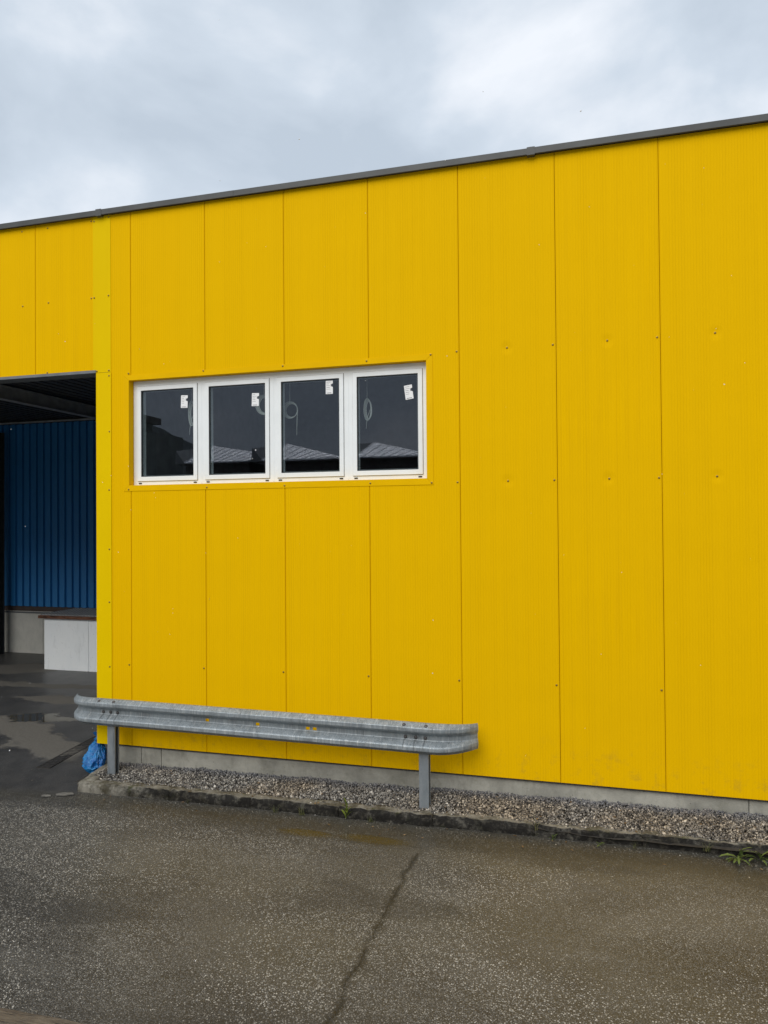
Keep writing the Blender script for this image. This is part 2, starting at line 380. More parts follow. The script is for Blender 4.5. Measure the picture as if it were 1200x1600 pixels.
MRUBBER = simple('black_rubber', (0.02, 0.02, 0.02), 0.6)
MSLATE = simple('pale_slate_shard', (0.15, 0.145, 0.13), 0.6, 0, 0.3, 30)
MBOLT = simple('weathered_bolt', (0.085, 0.08, 0.08), 0.5, 0.5, 0.2, 20)
def wood_mat(name, a, c2, ax):
    b = NB(name)
    st = {0: (0.12, 1, 1), 1: (1, 0.12, 1)}[ax]
    g = b.noise(60, 8, 0.75, stretch=st, dist=0.9)
    c = b.mix(b.ss(g, 0.3, 0.7), a, c2)
    c = b.mix(b.ss(b.noise(24, 6, 0.75, stretch=st, dist=0.4), 0.50, 0.58, 0, 0.9), c, tuple(x*0.25 for x in a))
    b.set(c, 0.75); b.bump(g, 0.9, 0.012)
    return b.m
MTIMBER = wood_mat('weathered_timber', (0.075, 0.055, 0.038), (0.17, 0.135, 0.09), 0)
MREDWOOD = wood_mat('reddish_plank', (0.10, 0.035, 0.018), (0.24, 0.11, 0.06), 0)
def leaf_mat(name, a, c2):
    b = NB(name)
    r = b.geo.outputs['Random Per Island']
    b.set(b.mix(r, a, c2), 0.55)
    b.b.inputs['Subsurface Weight'].default_value = 0.0
    return b.m
MLEAF = leaf_mat('weed_leaf_green', (0.06, 0.10, 0.025), (0.14, 0.19, 0.05))
MLEAFY = leaf_mat('yellow_green_leaf', (0.11, 0.16, 0.02), (0.20, 0.25, 0.04))
MGRASS = leaf_mat('dull_grass_blade', (0.05, 0.07, 0.02), (0.16, 0.15, 0.06))
def bag_mat():
    b = NB('thin_blue_plastic')
    f = b.noise(9, 5, 0.6)
    b.set(b.mix(b.ss(f, 0.35, 0.65), (0.003, 0.10, 0.36), (0.01, 0.20, 0.50)), 0.16, 0, 0.6)
    b.bump(b.noise(26, 5, 0.65, dist=1.5), 0.8, 0.02)
    return b.m
MBAG = bag_mat()
def glass_mat():
    m = bpy.data.materials.new('window_glass'); m.use_nodes = True; t = m.node_tree; t.nodes.clear()
    o = t.nodes.new('ShaderNodeOutputMaterial'); mx_ = t.nodes.new('ShaderNodeMixShader')
    tr = t.nodes.new('ShaderNodeBsdfTransparent'); tr.inputs[0].default_value = (0.86, 0.90, 0.90, 1)
    gl = t.nodes.new('ShaderNodeBsdfGlossy'); gl.inputs['Roughness'].default_value = 0.0; gl.inputs['Color'].default_value = (0.86, 0.89, 1.0, 1)
    lw = t.nodes.new('ShaderNodeLayerWeight'); lw.inputs[0].default_value = 0.5
    p = t.nodes.new('ShaderNodeMath'); p.operation = 'POWER'; p.inputs[1].default_value = 4.0
    q = t.nodes.new('ShaderNodeMath'); q.operation = 'MULTIPLY_ADD'; q.inputs[1].default_value = 0.5; q.inputs[2].default_value = 0.088
    t.links.new(lw.outputs['Facing'], p.inputs[0]); t.links.new(p.outputs[0], q.inputs[0]); t.links.new(q.outputs[0], mx_.inputs[0])
    t.links.new(tr.outputs[0], mx_.inputs[1]); t.links.new(gl.outputs[0], mx_.inputs[2]); t.links.new(mx_.outputs[0], o.inputs[0])
    return m
MGLASS = glass_mat()

# ================================================================== helpers
def tag(o, label=None, cat=None, group=None, kind=None):
    if label: o['label'] = label
    if cat: o['category'] = cat
    if group: o['group'] = group
    if kind: o['kind'] = kind
    return o
def link(name, me, mat=None, parent=None, loc=None, smooth=False):
    if mat is not None and not me.materials: me.materials.append(mat)
    if smooth: me.polygons.foreach_set('use_smooth', [True]*len(me.polygons))
    o = bpy.data.objects.new(name, me); col.objects.link(o)
    if parent is not None: o.parent = parent
    if loc is not None: o.location = loc
    return o
def empty(name, loc=(0, 0, 0), rz=0.0):
    o = bpy.data.objects.new(name, None); col.objects.link(o); o.location = loc; o.rotation_euler = (0, 0, rz)
    o.empty_display_size = 0.2
    return o
def me_from(name, vs_, fs):
    me = bpy.data.meshes.new(name); me.from_pydata(vs_, [], fs); me.update(); return me
class MB:
    def __init__(s): s.v = []; s.f = []
    def box(s, x0, x1, y0, y1, z0, z1):
        i = len(s.v)
        s.v += [(x0,y0,z0),(x1,y0,z0),(x1,y1,z0),(x0,y1,z0),(x0,y0,z1),(x1,y0,z1),(x1,y1,z1),(x0,y1,z1)]
        s.f += [(i,i+3,i+2,i+1),(i+4,i+5,i+6,i+7),(i,i+1,i+5,i+4),(i+1,i+2,i+6,i+5),(i+2,i+3,i+7,i+6),(i+3,i,i+4,i+7)]
        return s
    def hexa(s, pts):            # 8 points in the order of box()
        i = len(s.v); s.v += [tuple(p) for p in pts]
        s.f += [(i,i+3,i+2,i+1),(i+4,i+5,i+6,i+7),(i,i+1,i+5,i+4),(i+1,i+2,i+6,i+5),(i+2,i+3,i+7,i+6),(i+3,i,i+4,i+7)]
        return s
    def ringxz(s, o, n, y0, y1):  # rectangular ring o=(x0,x1,z0,z1) outer, n inner, mitred
        i = len(s.v)
        for (a, bb, c, d) in (o, n):
            for y in (y0, y1):
                s.v += [(a,y,c),(bb,y,c),(bb,y,d),(a,y,d)]
        O0, O1, N0, N1 = i, i+4, i+8, i+12
        for k in range(4):
            j = (k+1) % 4
            s.f += [(O0+k,O0+j,N0+j,N0+k),(O1+k,N1+k,N1+j,O1+j),(O0+k,O1+k,O1+j,O0+j),(N0+k,N0+j,N1+j,N1+k)]
        return s
    def tube(s, pts, r, n=6, cap=True):
        pts = [Vector(p) for p in pts]; rings = []
        prev = None
        for k, p in enumerate(pts):
            t = (pts[min(k+1, len(pts)-1)] - pts[max(k-1, 0)]).normalized()
            if prev is None:
                a = Vector((0, 0, 1)) if abs(t.z) < 0.9 else Vector((1, 0, 0))
                u = t.cross(a).normalized()
            else:
                u = (prev - t*prev.dot(t)).normalized()
            prev = u; w = t.cross(u)
            rr = r[k] if isinstance(r, (list, tuple)) else r
            i = len(s.v); rings.append(i)
            for q in range(n):
                a = 2*PI*q/n; s.v.append(tuple(p + (u*math.cos(a) + w*math.sin(a))*rr))
        for a, b_ in zip(rings, rings[1:]):
            for q in range(n): s.f.append((a+q, a+(q+1) % n, b_+(q+1) % n, b_+q))
        if cap: s.f.append(tuple(rings[0]+q for q in range(n))[::-1]); s.f.append(tuple(rings[-1]+q for q in range(n)))
        return s
    def build(s, name, mat, parent=None, bevel=0.0, smooth=False, loc=None, seg=1):
        me = me_from(name, s.v, s.f)
        bm = bmesh.new(); bm.from_mesh(me); bmesh.ops.recalc_face_normals(bm, faces=bm.faces)
        if bevel:
            ed = [e_ for e_ in bm.edges if len(e_.link_faces) == 2 and e_.calc_face_angle(0) > 0.6]
            bmesh.ops.bevel(bm, geom=ed, offset=bevel, segments=seg, affect='EDGES', clamp_overlap=True)
        bm.to_mesh(me); bm.free()
        return link(name, me, mat, parent, loc, smooth)
def prism_xz(name, poly, y0, y1, mat, parent, bevel=0.0):
    n = len(poly)
    bm = bmesh.new()
    a = [bm.verts.new((x, y0, z)) for x, z in poly]; c = [bm.verts.new((x, y1, z)) for x, z in poly]
    f0 = bm.faces.new(a); bm.faces.new(c[::-1])
    for k in range(n): bm.faces.new((a[k], c[k], c[(k+1) % n], a[(k+1) % n]))
    bmesh.ops.recalc_face_normals(bm, faces=bm.faces)
    if bevel: bmesh.ops.bevel(bm, geom=list(f0.edges), offset=bevel, segments=2, affect='EDGES')
    me = bpy.data.meshes.new(name); bm.to_mesh(me); bm.free()
    return link(name, me, mat, parent)
def fbm(p, o=4):
    return noise.fractal(Vector(p), 1.0, 2.0, o)

# ================================================================== ground
g = MB(); R = 900.0
xs = [-R, -60, -14] + [-14 + 0.5*i for i in range(1, 57)] + [60, R]
ys = [-R, -60, -14] + [-14 + 0.5*i for i in range(1, 57)] + [60, R]
gv = []
for y in ys:
    for x in xs:
        z = 0.012*fbm((x*0.45, y*0.45, 0), 3) if -13 < x < 13 and -13 < y < 13 else 0.0
        if y > -0.9 and x > -0.6: z = min(z, 0.0)
        gv.append((x, y, z))
nx = len(xs)
gf = [(j*nx+i, j*nx+i+1, (j+1)*nx+i+1, (j+1)*nx+i) for j in range(len(ys)-1) for i in range(nx-1)]
gme = me_from('asphalt_ground', gv, gf)
tag(link('asphalt_ground', gme, MA, smooth=True), 'wet speckled grey asphalt yard with brown silt film and a long dark joint', None, None, 'structure')

# ================================================================== yellow building
B = empty('factory_building', (0, 0, 0))
tag(B, 'large hall clad in bright yellow metal panels above the gravel strip', 'building')
TOP, BOT = 6.79, 0.36
OX0, OX1, OZ0, OZ1 = -0.03, 3.645, 3.475, 4.75          # window opening
G = 0.0022
def panel(x0, x1, z0, z1):
    return prism_xz('wall_panel', [(x0+G, z0), (x1-G, z0), (x1-G, z1), (x0+G, z1)], 0.0, 0.06, MP, B, 0.003)
prism_xz('wall_panel', [(-0.29, BOT), (-G, BOT), (-G, OZ0), (OX0, OZ0), (OX0, OZ1), (-G, OZ1), (-G, TOP), (-0.29, TOP)], 0, 0.06, MP, B, 0.003)
for k in range(3):
    panel(k, k+1, BOT, OZ0); panel(k, k+1, OZ1, TOP)
prism_xz('wall_panel', [(3+G, BOT), (4-G, BOT), (4-G, TOP), (3+G, TOP), (3+G, OZ1), (OX1, OZ1), (OX1, OZ0), (3+G, OZ0)], 0, 0.06, MP, B, 0.003)
for k in range(4, 12): panel(k, k+1, BOT, TOP)
# bay over the gateway
LZ = 4.90
xe = -0.525
for x1 in (-0.525, -1.381, -2.381, -3.381, -4.381, -5.381, -6.381, -7.381, -8.381, -9.381, -10.381):
    x0 = -1.381 if x1 == -0.525 else x1 - 1
    panel(x0, x1, LZ, TOP)
# backing behind the joints
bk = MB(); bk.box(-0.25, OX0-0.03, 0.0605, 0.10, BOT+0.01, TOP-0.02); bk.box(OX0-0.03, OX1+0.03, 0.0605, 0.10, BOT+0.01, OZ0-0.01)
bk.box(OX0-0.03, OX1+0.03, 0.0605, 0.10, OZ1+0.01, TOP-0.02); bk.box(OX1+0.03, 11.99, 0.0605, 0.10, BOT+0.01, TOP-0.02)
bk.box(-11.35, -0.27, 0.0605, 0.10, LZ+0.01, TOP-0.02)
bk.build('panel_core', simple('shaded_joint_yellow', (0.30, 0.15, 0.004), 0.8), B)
# corner flashings
f = MB()
f.box(-0.5285, -0.276, -0.005, -0.002, 4.866, TOP-0.002)
f.build('corner_flashing', MF, B)
f = MB()
f.box(-0.486, -0.272, -0.008, -0.003, BOT-0.006, 4.862); f.box(-0.486, -0.481, -0.0025, 0.30, BOT-0.006, 4.862)
f.build('corner_flashing', MF, B, 0.0015)
# lintel over the gateway and drip edges
MB().box(-11.38, -0.4865, -0.012, 0.20, 4.862, LZ-0.0005).build('gate_lintel', MSTEEL, B, 0.004)
MB().box(-0.270, 12.0, 0.004, 0.075, BOT-0.012, BOT-0.001).build('drip_shadow_line', MDARK, B)  # near-black strip paints the shadow line at the panels' lower drip
# window trims, mitred, with returns into the opening
TX0, TX1, TZ0, TZ1 = -0.10, 3.712, 3.41, 4.81
def trim(face, back):
    # face: four xz corners (outer a, outer b, inner b, inner a); return goes back from inner edge
    (ax, az_), (bx, bz), (cx_, cz), (dx, dz) = face
    m = MB(); i = 0; yf, yb = -0.005, -0.0012
    m.hexa([(ax,yf,az_),(bx,yf,bz),(bx,yb,bz),(ax,yb,az_),(dx,yf,dz),(cx_,yf,cz),(cx_,yb,cz),(dx,yb,dz)])
    (ex, ez) = back
    t = 0.004
    m.hexa([(dx,yf,dz),(cx_,yf,cz),(cx_,0.10,cz),(dx,0.10,dz),(dx+ex*t,yf,dz+ez*t),(cx_+ex*t,yf,cz+ez*t),(cx_+ex*t,0.10,cz+ez*t),(dx+ex*t,0.10,dz+ez*t)])
    return m.build('window_trim', MT, B)
e_ = 0.0012
trim([(TX0+e_,TZ0),(TX1-e_,TZ0),(OX1-e_,OZ0),(OX0+e_,OZ0)], (0, 1))
trim([(TX0+e_,TZ1),(TX1-e_,TZ1),(OX1-e_,OZ1),(OX0+e_,OZ1)], (0, -1))
trim([(TX0,TZ0+e_),(TX0,TZ1-e_),(OX0,OZ1-e_),(OX0,OZ0+e_)], (1, 0))
trim([(TX1,TZ0+e_),(TX1,TZ1-e_),(OX1,OZ1-e_),(OX1,OZ0+e_)], (-1, 0))
# screws
sm = MB()
n_ = 8
rings = [(0.011, -0.0005), (0.011, -0.003), (0.007, -0.004), (0.0065, -0.008), (0.004, -0.009)]
for (r_, y_) in rings:
    for q in range(n_): sm.v.append((r_*math.cos(2*PI*q/n_), y_, r_*math.sin(2*PI*q/n_)))
for a in range(len(rings)-1):
    for q in range(n_): sm.f.append((a*n_+q, a*n_+(q+1) % n_, (a+1)*n_+(q+1) % n_, (a+1)*n_+q))
sm.f.append(tuple((len(rings)-1)*n_+q for q in range(n_)))
screw0 = sm.build('screw', MSCREW, B, loc=(0, 0, 0))
spots = [(-1.58,6.73),(-1.19,6.73),(-0.555,6.74),(-0.505,6.73),(-0.30,6.76),(-1.57,5.78),(-1.18,5.79),(-0.555,5.79),(-0.505,5.79),(-0.305,5.8),
 (-0.47,4.885),(-0.30,4.885),(-0.30,4.82),(-0.30,4.14),(-0.30,3.43),(-0.30,2.71),(-0.305,2.07),(-0.305,1.29),(-0.03,4.83),(0.98,4.80),(1.98,4.79),(2.98,4.78),
 (3.69,4.80),(-0.03,3.43),(1.02,3.435),(2.0,3.435),(3.01,3.44),(3.69,3.43),(-1.2,4.915),(-2.2,6.73),(-2.57,6.73),(-2.2,5.79),(-2.57,5.79)]
for k in range(12): spots.append((k-0.03 if k else -0.03, 1.325+0.004*k))
for k in range(4, 12):
    for z in (3.43, 4.815):
        spots.append((k-0.03, z))
        spots.append((k+0.5, z+0.002))
for i, (x, z) in enumerate(spots):
    o = screw0 if i == 0 else screw0.copy()
    if i: col.objects.link(o)
    fl = x < -0.27 and x > -0.53
    o.location = (x + rnd.uniform(-.004, .004), -0.007 if fl else (-0.005 if (abs(z-3.433) < .02 or abs(z-4.8) < .04) and -0.06 < x < 3.72 else 0.0), z)
# eave capping, three lengths, slight kinks, with joint sleeves
def cap(x0, x1, dz0, dz1):
    m = MB(); pr = [(-0.055, 6.782), (-0.055, 6.843), (-0.045, 6.850), (0.45, 6.885), (0.45, 6.875), (-0.043, 6.84), (-0.043, 6.775)]
    for x, dz in ((x0, dz0), (x1, dz1)):
        for y, z in pr: m.v.append((x, y, z+dz))
    k = len(pr)
    for q in range(k): m.f.append((q, (q+1) % k, k+(q+1) % k, k+q))
    m.f.append(tuple(range(k))[::-1]); m.f.append(tuple(k+q for q in range(k)))
    m.build('roof_capping', MCAP, B)
cap(-11.4, -6.4, 0, 0.0); cap(-6.397, -0.41, 0, -0.002); cap(-0.407, 1.4, 0.001, 0.001); cap(1.403, 4.77, 0.0, -0.002); cap(4.773, 12.05, 0.001, 0.003)
for x in (-6.4, -0.41, 4.77):
    MB().box(x-0.04, x+0.04, -0.059, 0.44, 6.770, 6.774).box(x-0.04, x+0.04, -0.059, -0.0565, 6.7745, 6.852).build('joint_sleeve', MCAP, B)
MB().box(-11.4, 12.0, 0.02, 0.4, TOP+0.003, TOP+0.04).build('parapet', MDARK, B)
# plinth blocks
for (x0, x1) in ((-0.27, 0.10), (0.106, 0.372), (0.378, 6.74), (6.746, 9.2), (9.206, 11.95)):
    MB().box(x0, x1, 0.035, 0.30, -0.2, BOT-0.0125).build('plinth', MPL, B, 0.004)
# body behind the cladding
body = MB()
body.box(-0.48, -0.30, 0.31, 14, 0.0, 6.7)      # flank toward the gateway
body.box(11.8, 12.0, 0.31, 14, 0.0, 6.7); body.box(-0.48, 12.0, 13.8, 14.0, 0, 6.7)
body.box(-0.48, 12, 0.11, 14, 6.45, 6.72)
body.box(-0.25, 11.79, 0.31, 13.7, 0.0, 0.30)
body.build('rear_walls', MSTEEL, B)
# unlit room behind the window strip
room = MB()
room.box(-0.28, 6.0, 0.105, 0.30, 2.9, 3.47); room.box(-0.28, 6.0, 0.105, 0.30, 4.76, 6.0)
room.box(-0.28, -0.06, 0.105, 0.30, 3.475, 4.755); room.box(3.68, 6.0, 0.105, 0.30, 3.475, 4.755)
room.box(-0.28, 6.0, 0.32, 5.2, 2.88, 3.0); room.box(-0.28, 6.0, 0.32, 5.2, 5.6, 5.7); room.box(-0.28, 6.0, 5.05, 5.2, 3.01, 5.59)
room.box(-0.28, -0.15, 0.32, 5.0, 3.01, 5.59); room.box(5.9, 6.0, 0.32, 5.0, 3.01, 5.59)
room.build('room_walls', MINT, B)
pm = MB()
for y in (1.0, 1.9, 2.8): pm.box(-0.1, 5.85, y, y+0.10, 5.25, 5.55)
pm.box(3.3, 3.42, 2.0, 2.1, 3.4, 4.9)
pm.build('ceiling_joist', MWHITE, B)
# four windows
edges = [-0.024, 0.900, 1.825, 2.730, 3.639]
sash = [(0.035, 0.850), (0.950, 1.778), (1.872, 2.680), (2.782, 3.583)]
for k in range(4):
    x0, x1 = edges[k]+0.0008, edges[k+1]-0.0008
    s0, s1 = sash[k]
    W = MB().ringxz((x0, x1, OZ0+0.005, OZ1-0.005), (s0+0.03, s1-0.03, 3.55, 4.65), 0.088, 0.20).build('window', MWHITE, B, 0.002)
    if k in (0, 1, 2):
        MB().box(x1-0.004, x1+0.0055, 0.0860, 0.0878, OZ0+0.02, OZ1-0.012).build('frame_joint', MWHITE, W)
    SH = MB().ringxz((s0+0.003, s1-0.003, 3.530, 4.678), (s0+0.052, s1-0.052, 3.583, 4.628), 0.074, 0.0872)
    SH.build('sash', MWHITE, W, 0.002)
    MB().ringxz((s0-0.0015, s1+0.0015, 3.5255, 4.6825), (s0+0.01, s1-0.01, 3.537, 4.671), 0.0866, 0.0876).build('sash_seal', simple('grey_seal', (0.25, 0.25, 0.25), 0.7) if k == 0 else bpy.data.materials['grey_seal'], W)
    MB().ringxz((s0+0.0505, s1-0.0505, 3.5815, 4.6295), (s0+0.058, s1-0.058, 3.589, 4.622), 0.080, 0.090).build('glazing_gasket', MRUBBER, W)
    MB().ringxz((s0+0.05, s1-0.05, 3.581, 4.630), (s0+0.056, s1-0.056, 3.587, 4.624), 0.104, 0.175).build('inner_sash', MWHITE, W)
    MB().ringxz((s0+0.0515, s1-0.0515, 3.5825, 4.6285), (s0+0.068, s1-0.068, 3.599, 4.612), 0.1025, 0.1035).build('spacer_bar', MSTEEL, W)
    MB().box(s0+0.0505, s1-0.0505, 0.0965, 0.1015, 3.5815, 4.6295).build('glass_pane', MGLASS, W)
    for xd in (s0+0.035, s1-0.035):
        MB().box(xd-0.021, xd+0.021, 0.080, 0.0875, 3.497, 3.511).build('drain_cap', MBLACK, W, 0.003)

# --- labels stuck to the panes
def sticker(x, z, rot, w_, h_, label):
    t = empty('paper_label', (x, 0.0945, z)); t.rotation_euler = (0, rot, 0)
    tag(t, label, 'sticker', 'paper labels stuck on the new window panes')
    poly = [(-w_/2, -h_/2), (w_/2, -h_/2), (w_/2, h_*0.02), (w_*0.36, h_*0.05), (w_*0.36, h_*0.25), (w_/2, h_*0.28), (w_/2, h_/2), (-w_/2, h_/2)]
    prism_xz('paper', poly, -0.0006, 0.0006, MPAPER, t)
    for q in range(5): MB().box(-w_*0.40, w_*rnd.uniform(-0.05, 0.2), -0.0011, -0.0007, h_*(0.38-0.13*q), h_*(0.40-0.13*q)).build('print_line', MINK, t)
    MB().box(w_*0.22, w_*0.36, -0.0011, -0.0007, h_*0.06, h_*0.24).build('print_block', MINK, t); MB().box(-w_*0.35, w_*0.3, -0.0011, -0.0007, -h_*0.44, -h_*0.40).build('print_line', MINK, t)
sticker(0.668, 4.470, 0.03, 0.090, 0.150, 'white paper label on the window pane nearest the gateway')
sticker(1.595, 4.445, 0.03, 0.090, 0.150, 'white paper label on the second window pane from the gateway')
sticker(2.505, 4.535, 0.0, 0.085, 0.150, 'upright white paper label in the top corner of the third pane')
sticker(3.425, 4.430, -0.13, 0.090, 0.155, 'tilted white paper label on the fourth pane by the bare wall')

# --- cables hanging from the room's ceiling
def cable(x, y, ztop, cz, rx, rz_, ang, tail, label, loops=4):
    m = MB()
    m.tube([(x+0.01, y, ztop), (x, y, cz+rz_+0.12), (x, y, cz+rz_)], 0.004, 5)
    for q in range(loops):
        p = []; a0 = q*0.5; f1 = 1-0.07*q+rnd.uniform(-.03, .03)
        for k in range(25):
            a = 2*PI*k/24; u = rx*f1*math.cos(a+a0*0); v = rz_*f1*math.sin(a)
            p.append((x + u*math.cos(ang) + 0.006*q, y + u*math.sin(ang) + 0.004*q, cz + v - (1-f1)*rz_*0.2))
        m.tube(p, 0.0045, 5, False)
    t0 = Vector((x + rx*math.cos(ang), y, cz))
    m.tube([t0, t0+Vector((tail[0]*0.6, 0, tail[1]*0.35)), t0+Vector((tail[0]*0.9, 0, tail[1]*0.7)), t0+Vector((tail[0], 0, tail[1]))], 0.0035, 5)
    tag(m.build('hanging_cable', MCABLE, smooth=True), label, 'cable', 'coiled cables hanging behind the window panes')
cable(0.63, 0.32, 5.59, 4.36, 0.035, 0.15, 0.3, (-0.06, -0.26), 'narrow coil of pale cable behind the pane nearest the gateway')
cable(1.60, 0.32, 5.59, 4.42, 0.11, 0.12, 0.0, (-0.05, -0.02), 'round cable coil half hidden by the second pane\'s edge')
cable(1.93, 0.32, 5.59, 4.34, 0.095, 0.10, 0.0, (-0.01, -0.30), 'round white cable coil with a long tail behind the third pane')
cable(2.88, 0.32, 5.59, 4.30, 0.04, 0.125, 0.4, (-0.05, -0.22), 'slim oval cable coil behind the fourth pane')

# ================================================================== gateway interior
# (parts of the building too)
MB().box(-11.4, -0.49, 0.21, 12.0, 5.47, 5.60).build('roof_deck', MCEIL, B)
ribs = MB()
for k in range(54):
    x = -11.2 + 0.2*k; ribs.box(x, x+0.09, 0.22, 6.6, 5.455, 5.4695)
ribs.build('deck_ribs', MCEIL, B)
MBEAM = simple('pale_grey_beam_paint', (0.34, 0.35, 0.36), 0.5, 0.1)
def ibeam(x, y0, y1, zb, h_):
    m = MB(); m.box(x-0.075, x+0.075, y0, y1, zb, zb+0.012); m.box(x-0.075, x+0.075, y0, y1, zb+h_-0.012, zb+h_); m.box(x-0.005, x+0.005, y0, y1, zb+0.0125, zb+h_-0.0125)
    m.build('roof_beam', MBEAM, B)
ibeam(-4.44, 0.25, 6.6, 5.18, 0.235); ibeam(-8.9, 0.25, 6.6, 5.18, 0.235)
m = MB(); m.box(-11.3, -4.53, 1.9, 2.05, 5.30, 5.412); m.box(-4.35, -0.5, 1.9, 2.05, 5.30, 5.412); m.build('purlin', MSTEEL, B)
m = MB(); m.box(-11.3, -0.5, 6.52, 6.60, 5.385, 5.415); m.build('wall_cap_rail', MBEAM, B)
# gate column at the far left of the view
m = MB(); m.box(-8.08, -7.90, 6.28, 6.30, 0.0, 5.17); m.box(-8.08, -7.90, 6.44, 6.46, 0.0, 5.17); m.box(-7.995, -7.985, 6.3005, 6.4395, 0.0, 5.17)
m.build('steel_column', simple('dark_column_paint', (0.06, 0.065, 0.07), 0.5, 0.2), B)
# blue trapezoidal sheets
def sheet(x0):
    m = MB(); pitch_ = 0.1965; pts = []
    for k in range(5):
        a = k*pitch_
        pts += [(a, 6.72), (a+0.040, 6.72), (a+0.052, 6.668), (a+0.168, 6.668), (a+0.180, 6.72)]
    pts.append((5*pitch_, 6.72))
    for z in (1.10, 5.383):
        for (x, y) in pts: m.v.append((x, y, z))
    n = len(pts)
    for k in range(n-1): m.f.append((k, k+1, n+k+1, n+k))
    me = me_from('wall_sheet', m.v, m.f); return me
sme = sheet(0); sme.materials.append(MBLUE)
for k in range(11):
    link('wall_sheet', sme, None, B, (-0.49 - 0.9825*(k+1), 0, 0))
MB().box(-11.4, -0.49, 6.725, 6.9, 1.10, 5.47).build('rear_wall', MDARK, B)
MB().box(-11.4, -0.49, 6.70, 6.9, 0.985, 1.10).build('base_gap_strip', simple('dark_base_gap', (0.05, 0.035, 0.03), 0.7), B)  # dark strip stands in for the shaded gap below the blue sheets
MB().box(-11.4, -11.3, 0.3, 6.9, 0.0, 5.47).build('side_wall', MCEIL, B)

# --- dock wall behind the yard
D = empty('dock_wall', (-7, 6.7, 0))
tag(D, 'pale concrete dock wall below the blue corrugated sheets', 'dock')
def at(o, parent): o.location = (o.location[0]-parent.location[0], o.location[1]-parent.location[1], o.location[2]-parent.location[2]); return o
for (x0, x1) in ((-11.4, -9.3), (-9.294, -7.004), (-6.998, -3.2), (-3.194, -0.5)):
    at(MB().box(x0, x1, 6.66, 6.98, -0.1, 0.985).build('concrete_panel', MDOCK, D, 0.006), D)
at(MB().box(-11.4, -0.5, 6.63, 6.655, 0.945, 0.975).build('edge_angle', MSTEEL, D), D)
# --- white block with plank and grating
K = empty('dock_block', (-5, 5.2, 0))
tag(K, 'white painted concrete dock block topped with a plank and grey grating', 'dock block')
at(MB().box(-5.70, -4.62, 5.18, 6.655, -0.1, 1.06).build('concrete_block', MWB, K, 0.008), K)
at(MB().box(-4.614, -3.0, 5.18, 6.655, -0.1, 1.06).build('concrete_block', MWB, K, 0.008), K)
at(MB().box(-5.79, -3.0, 5.10, 5.30, 1.063, 1.125).build('plank', MREDWOOD, K, 0.006), K)
gm = MB()
for k in range(34): gm.box(-5.72+0.08*k, -5.70+0.08*k, 5.12, 6.2, 1.128, 1.155)
for k in range(15): gm.box(-5.73, -3.0, 5.12+0.077*k, 5.127+0.077*k, 1.1285, 1.1545)
at(gm.build('grating', simple('grey_grating_steel', (0.30, 0.31, 0.32), 0.5, 0.3), K), K)
at(MB().box(-5.69, -3.0, 5.31, 6.2, 1.063, 1.10).build('deck_plate', MSTEEL, K), K)
rd = MB().tube([(-4.95, 5.9, 1.16), (-4.55, 5.8, 1.34), (-4.1, 5.7, 1.5)], 0.014, 7).build('lever_rod', simple('pale_steel_rod', (0.4, 0.42, 0.44), 0.4, 0.5), smooth=True)
tag(rd, 'thin pale steel rod slanting up above the white block\'s grating', 'rod')

# ================================================================== guardrail
RL = empty('guardrail', (1.8, -0.3, 0))
tag(RL, 'galvanised steel crash barrier standing in the gravel before the yellow wall', 'guardrail')
PROF = [(.012,.312),(.022,.311),(.034,.304),(.066,.281),(.079,.273),(.083,.266),(.083,.238),(.079,.229),(.068,.220),(.018,.192),(.006,.186),(.001,.178),(0,.171),
        (0,.139),(.001,.131),(.006,.125),(.018,.120),(.068,.092),(.079,.083),(.083,.074),(.083,.046),(.079,.039),(.066,.031),(.034,.008),(.022,.001),(.012,0)]
ANG = math.atan2(-0.10, 3.77)
tdir = Vector((math.cos(ANG), math.sin(ANG), 0)); P0 = Vector((-0.15, -0.285, 0))
def path_main(s): return P0 + tdir*s, tdir
def endpath(s, sgn, s0):
    """from path position s0 outward; straight, then an arc curling back to the wall"""
    return None
def sweep(samples, name, off=0.0, holes=(), flat=()):
    vs_ = []; fs = []; n = len(PROF)
    for si, (p, t) in enumerate(samples):
        nrm = Vector((t.y, -t.x, 0))             # outward (toward the road)
        k_f = flat[si] if len(flat) else 1.0
        for (u, v) in PROF:
            u = 0.045 + (u-0.045)*k_f; v = 0.156 + (v-0.156)*(0.80+0.20*k_f)
            q = p + nrm*(u+off); vs_.append((q.x, q.y, 0.672 + v))
    for a in range(len(samples)-1):
        for k in range(n-1):
            if (a, k) in holes: continue
            fs.append((a*n+k, a*n+k+1, (a+1)*n+k+1, (a+1)*n+k))
    me = me_from(name, vs_, fs)
    o = link(name, me, MG, RL, smooth=True); at(o, RL)
    md = o.modifiers.new('sheet', 'SOLIDIFY'); md.thickness = 0.003; md.offset = 0
    wn_ = o.modifiers.new('weighted', 'WEIGHTED_NORMAL'); wn_.weight = 100; wn_.keep_sharp = False
    return o
hs = [1.34, 1.96, 2.55, 2.63]
ss_ = [0.10]
hole_ix = []
for h_ in hs:
    w_ = 0.022 if h_ != 2.57 else 0.010
    ss_ += [h_-w_, h_+w_]; hole_ix.append(len(ss_)-2)
ss_.append(3.72)
holes = {(i, 12) for i in hole_ix}
sweep([path_main(s) for s in ss_], 'rail_beam', 0.0, holes)
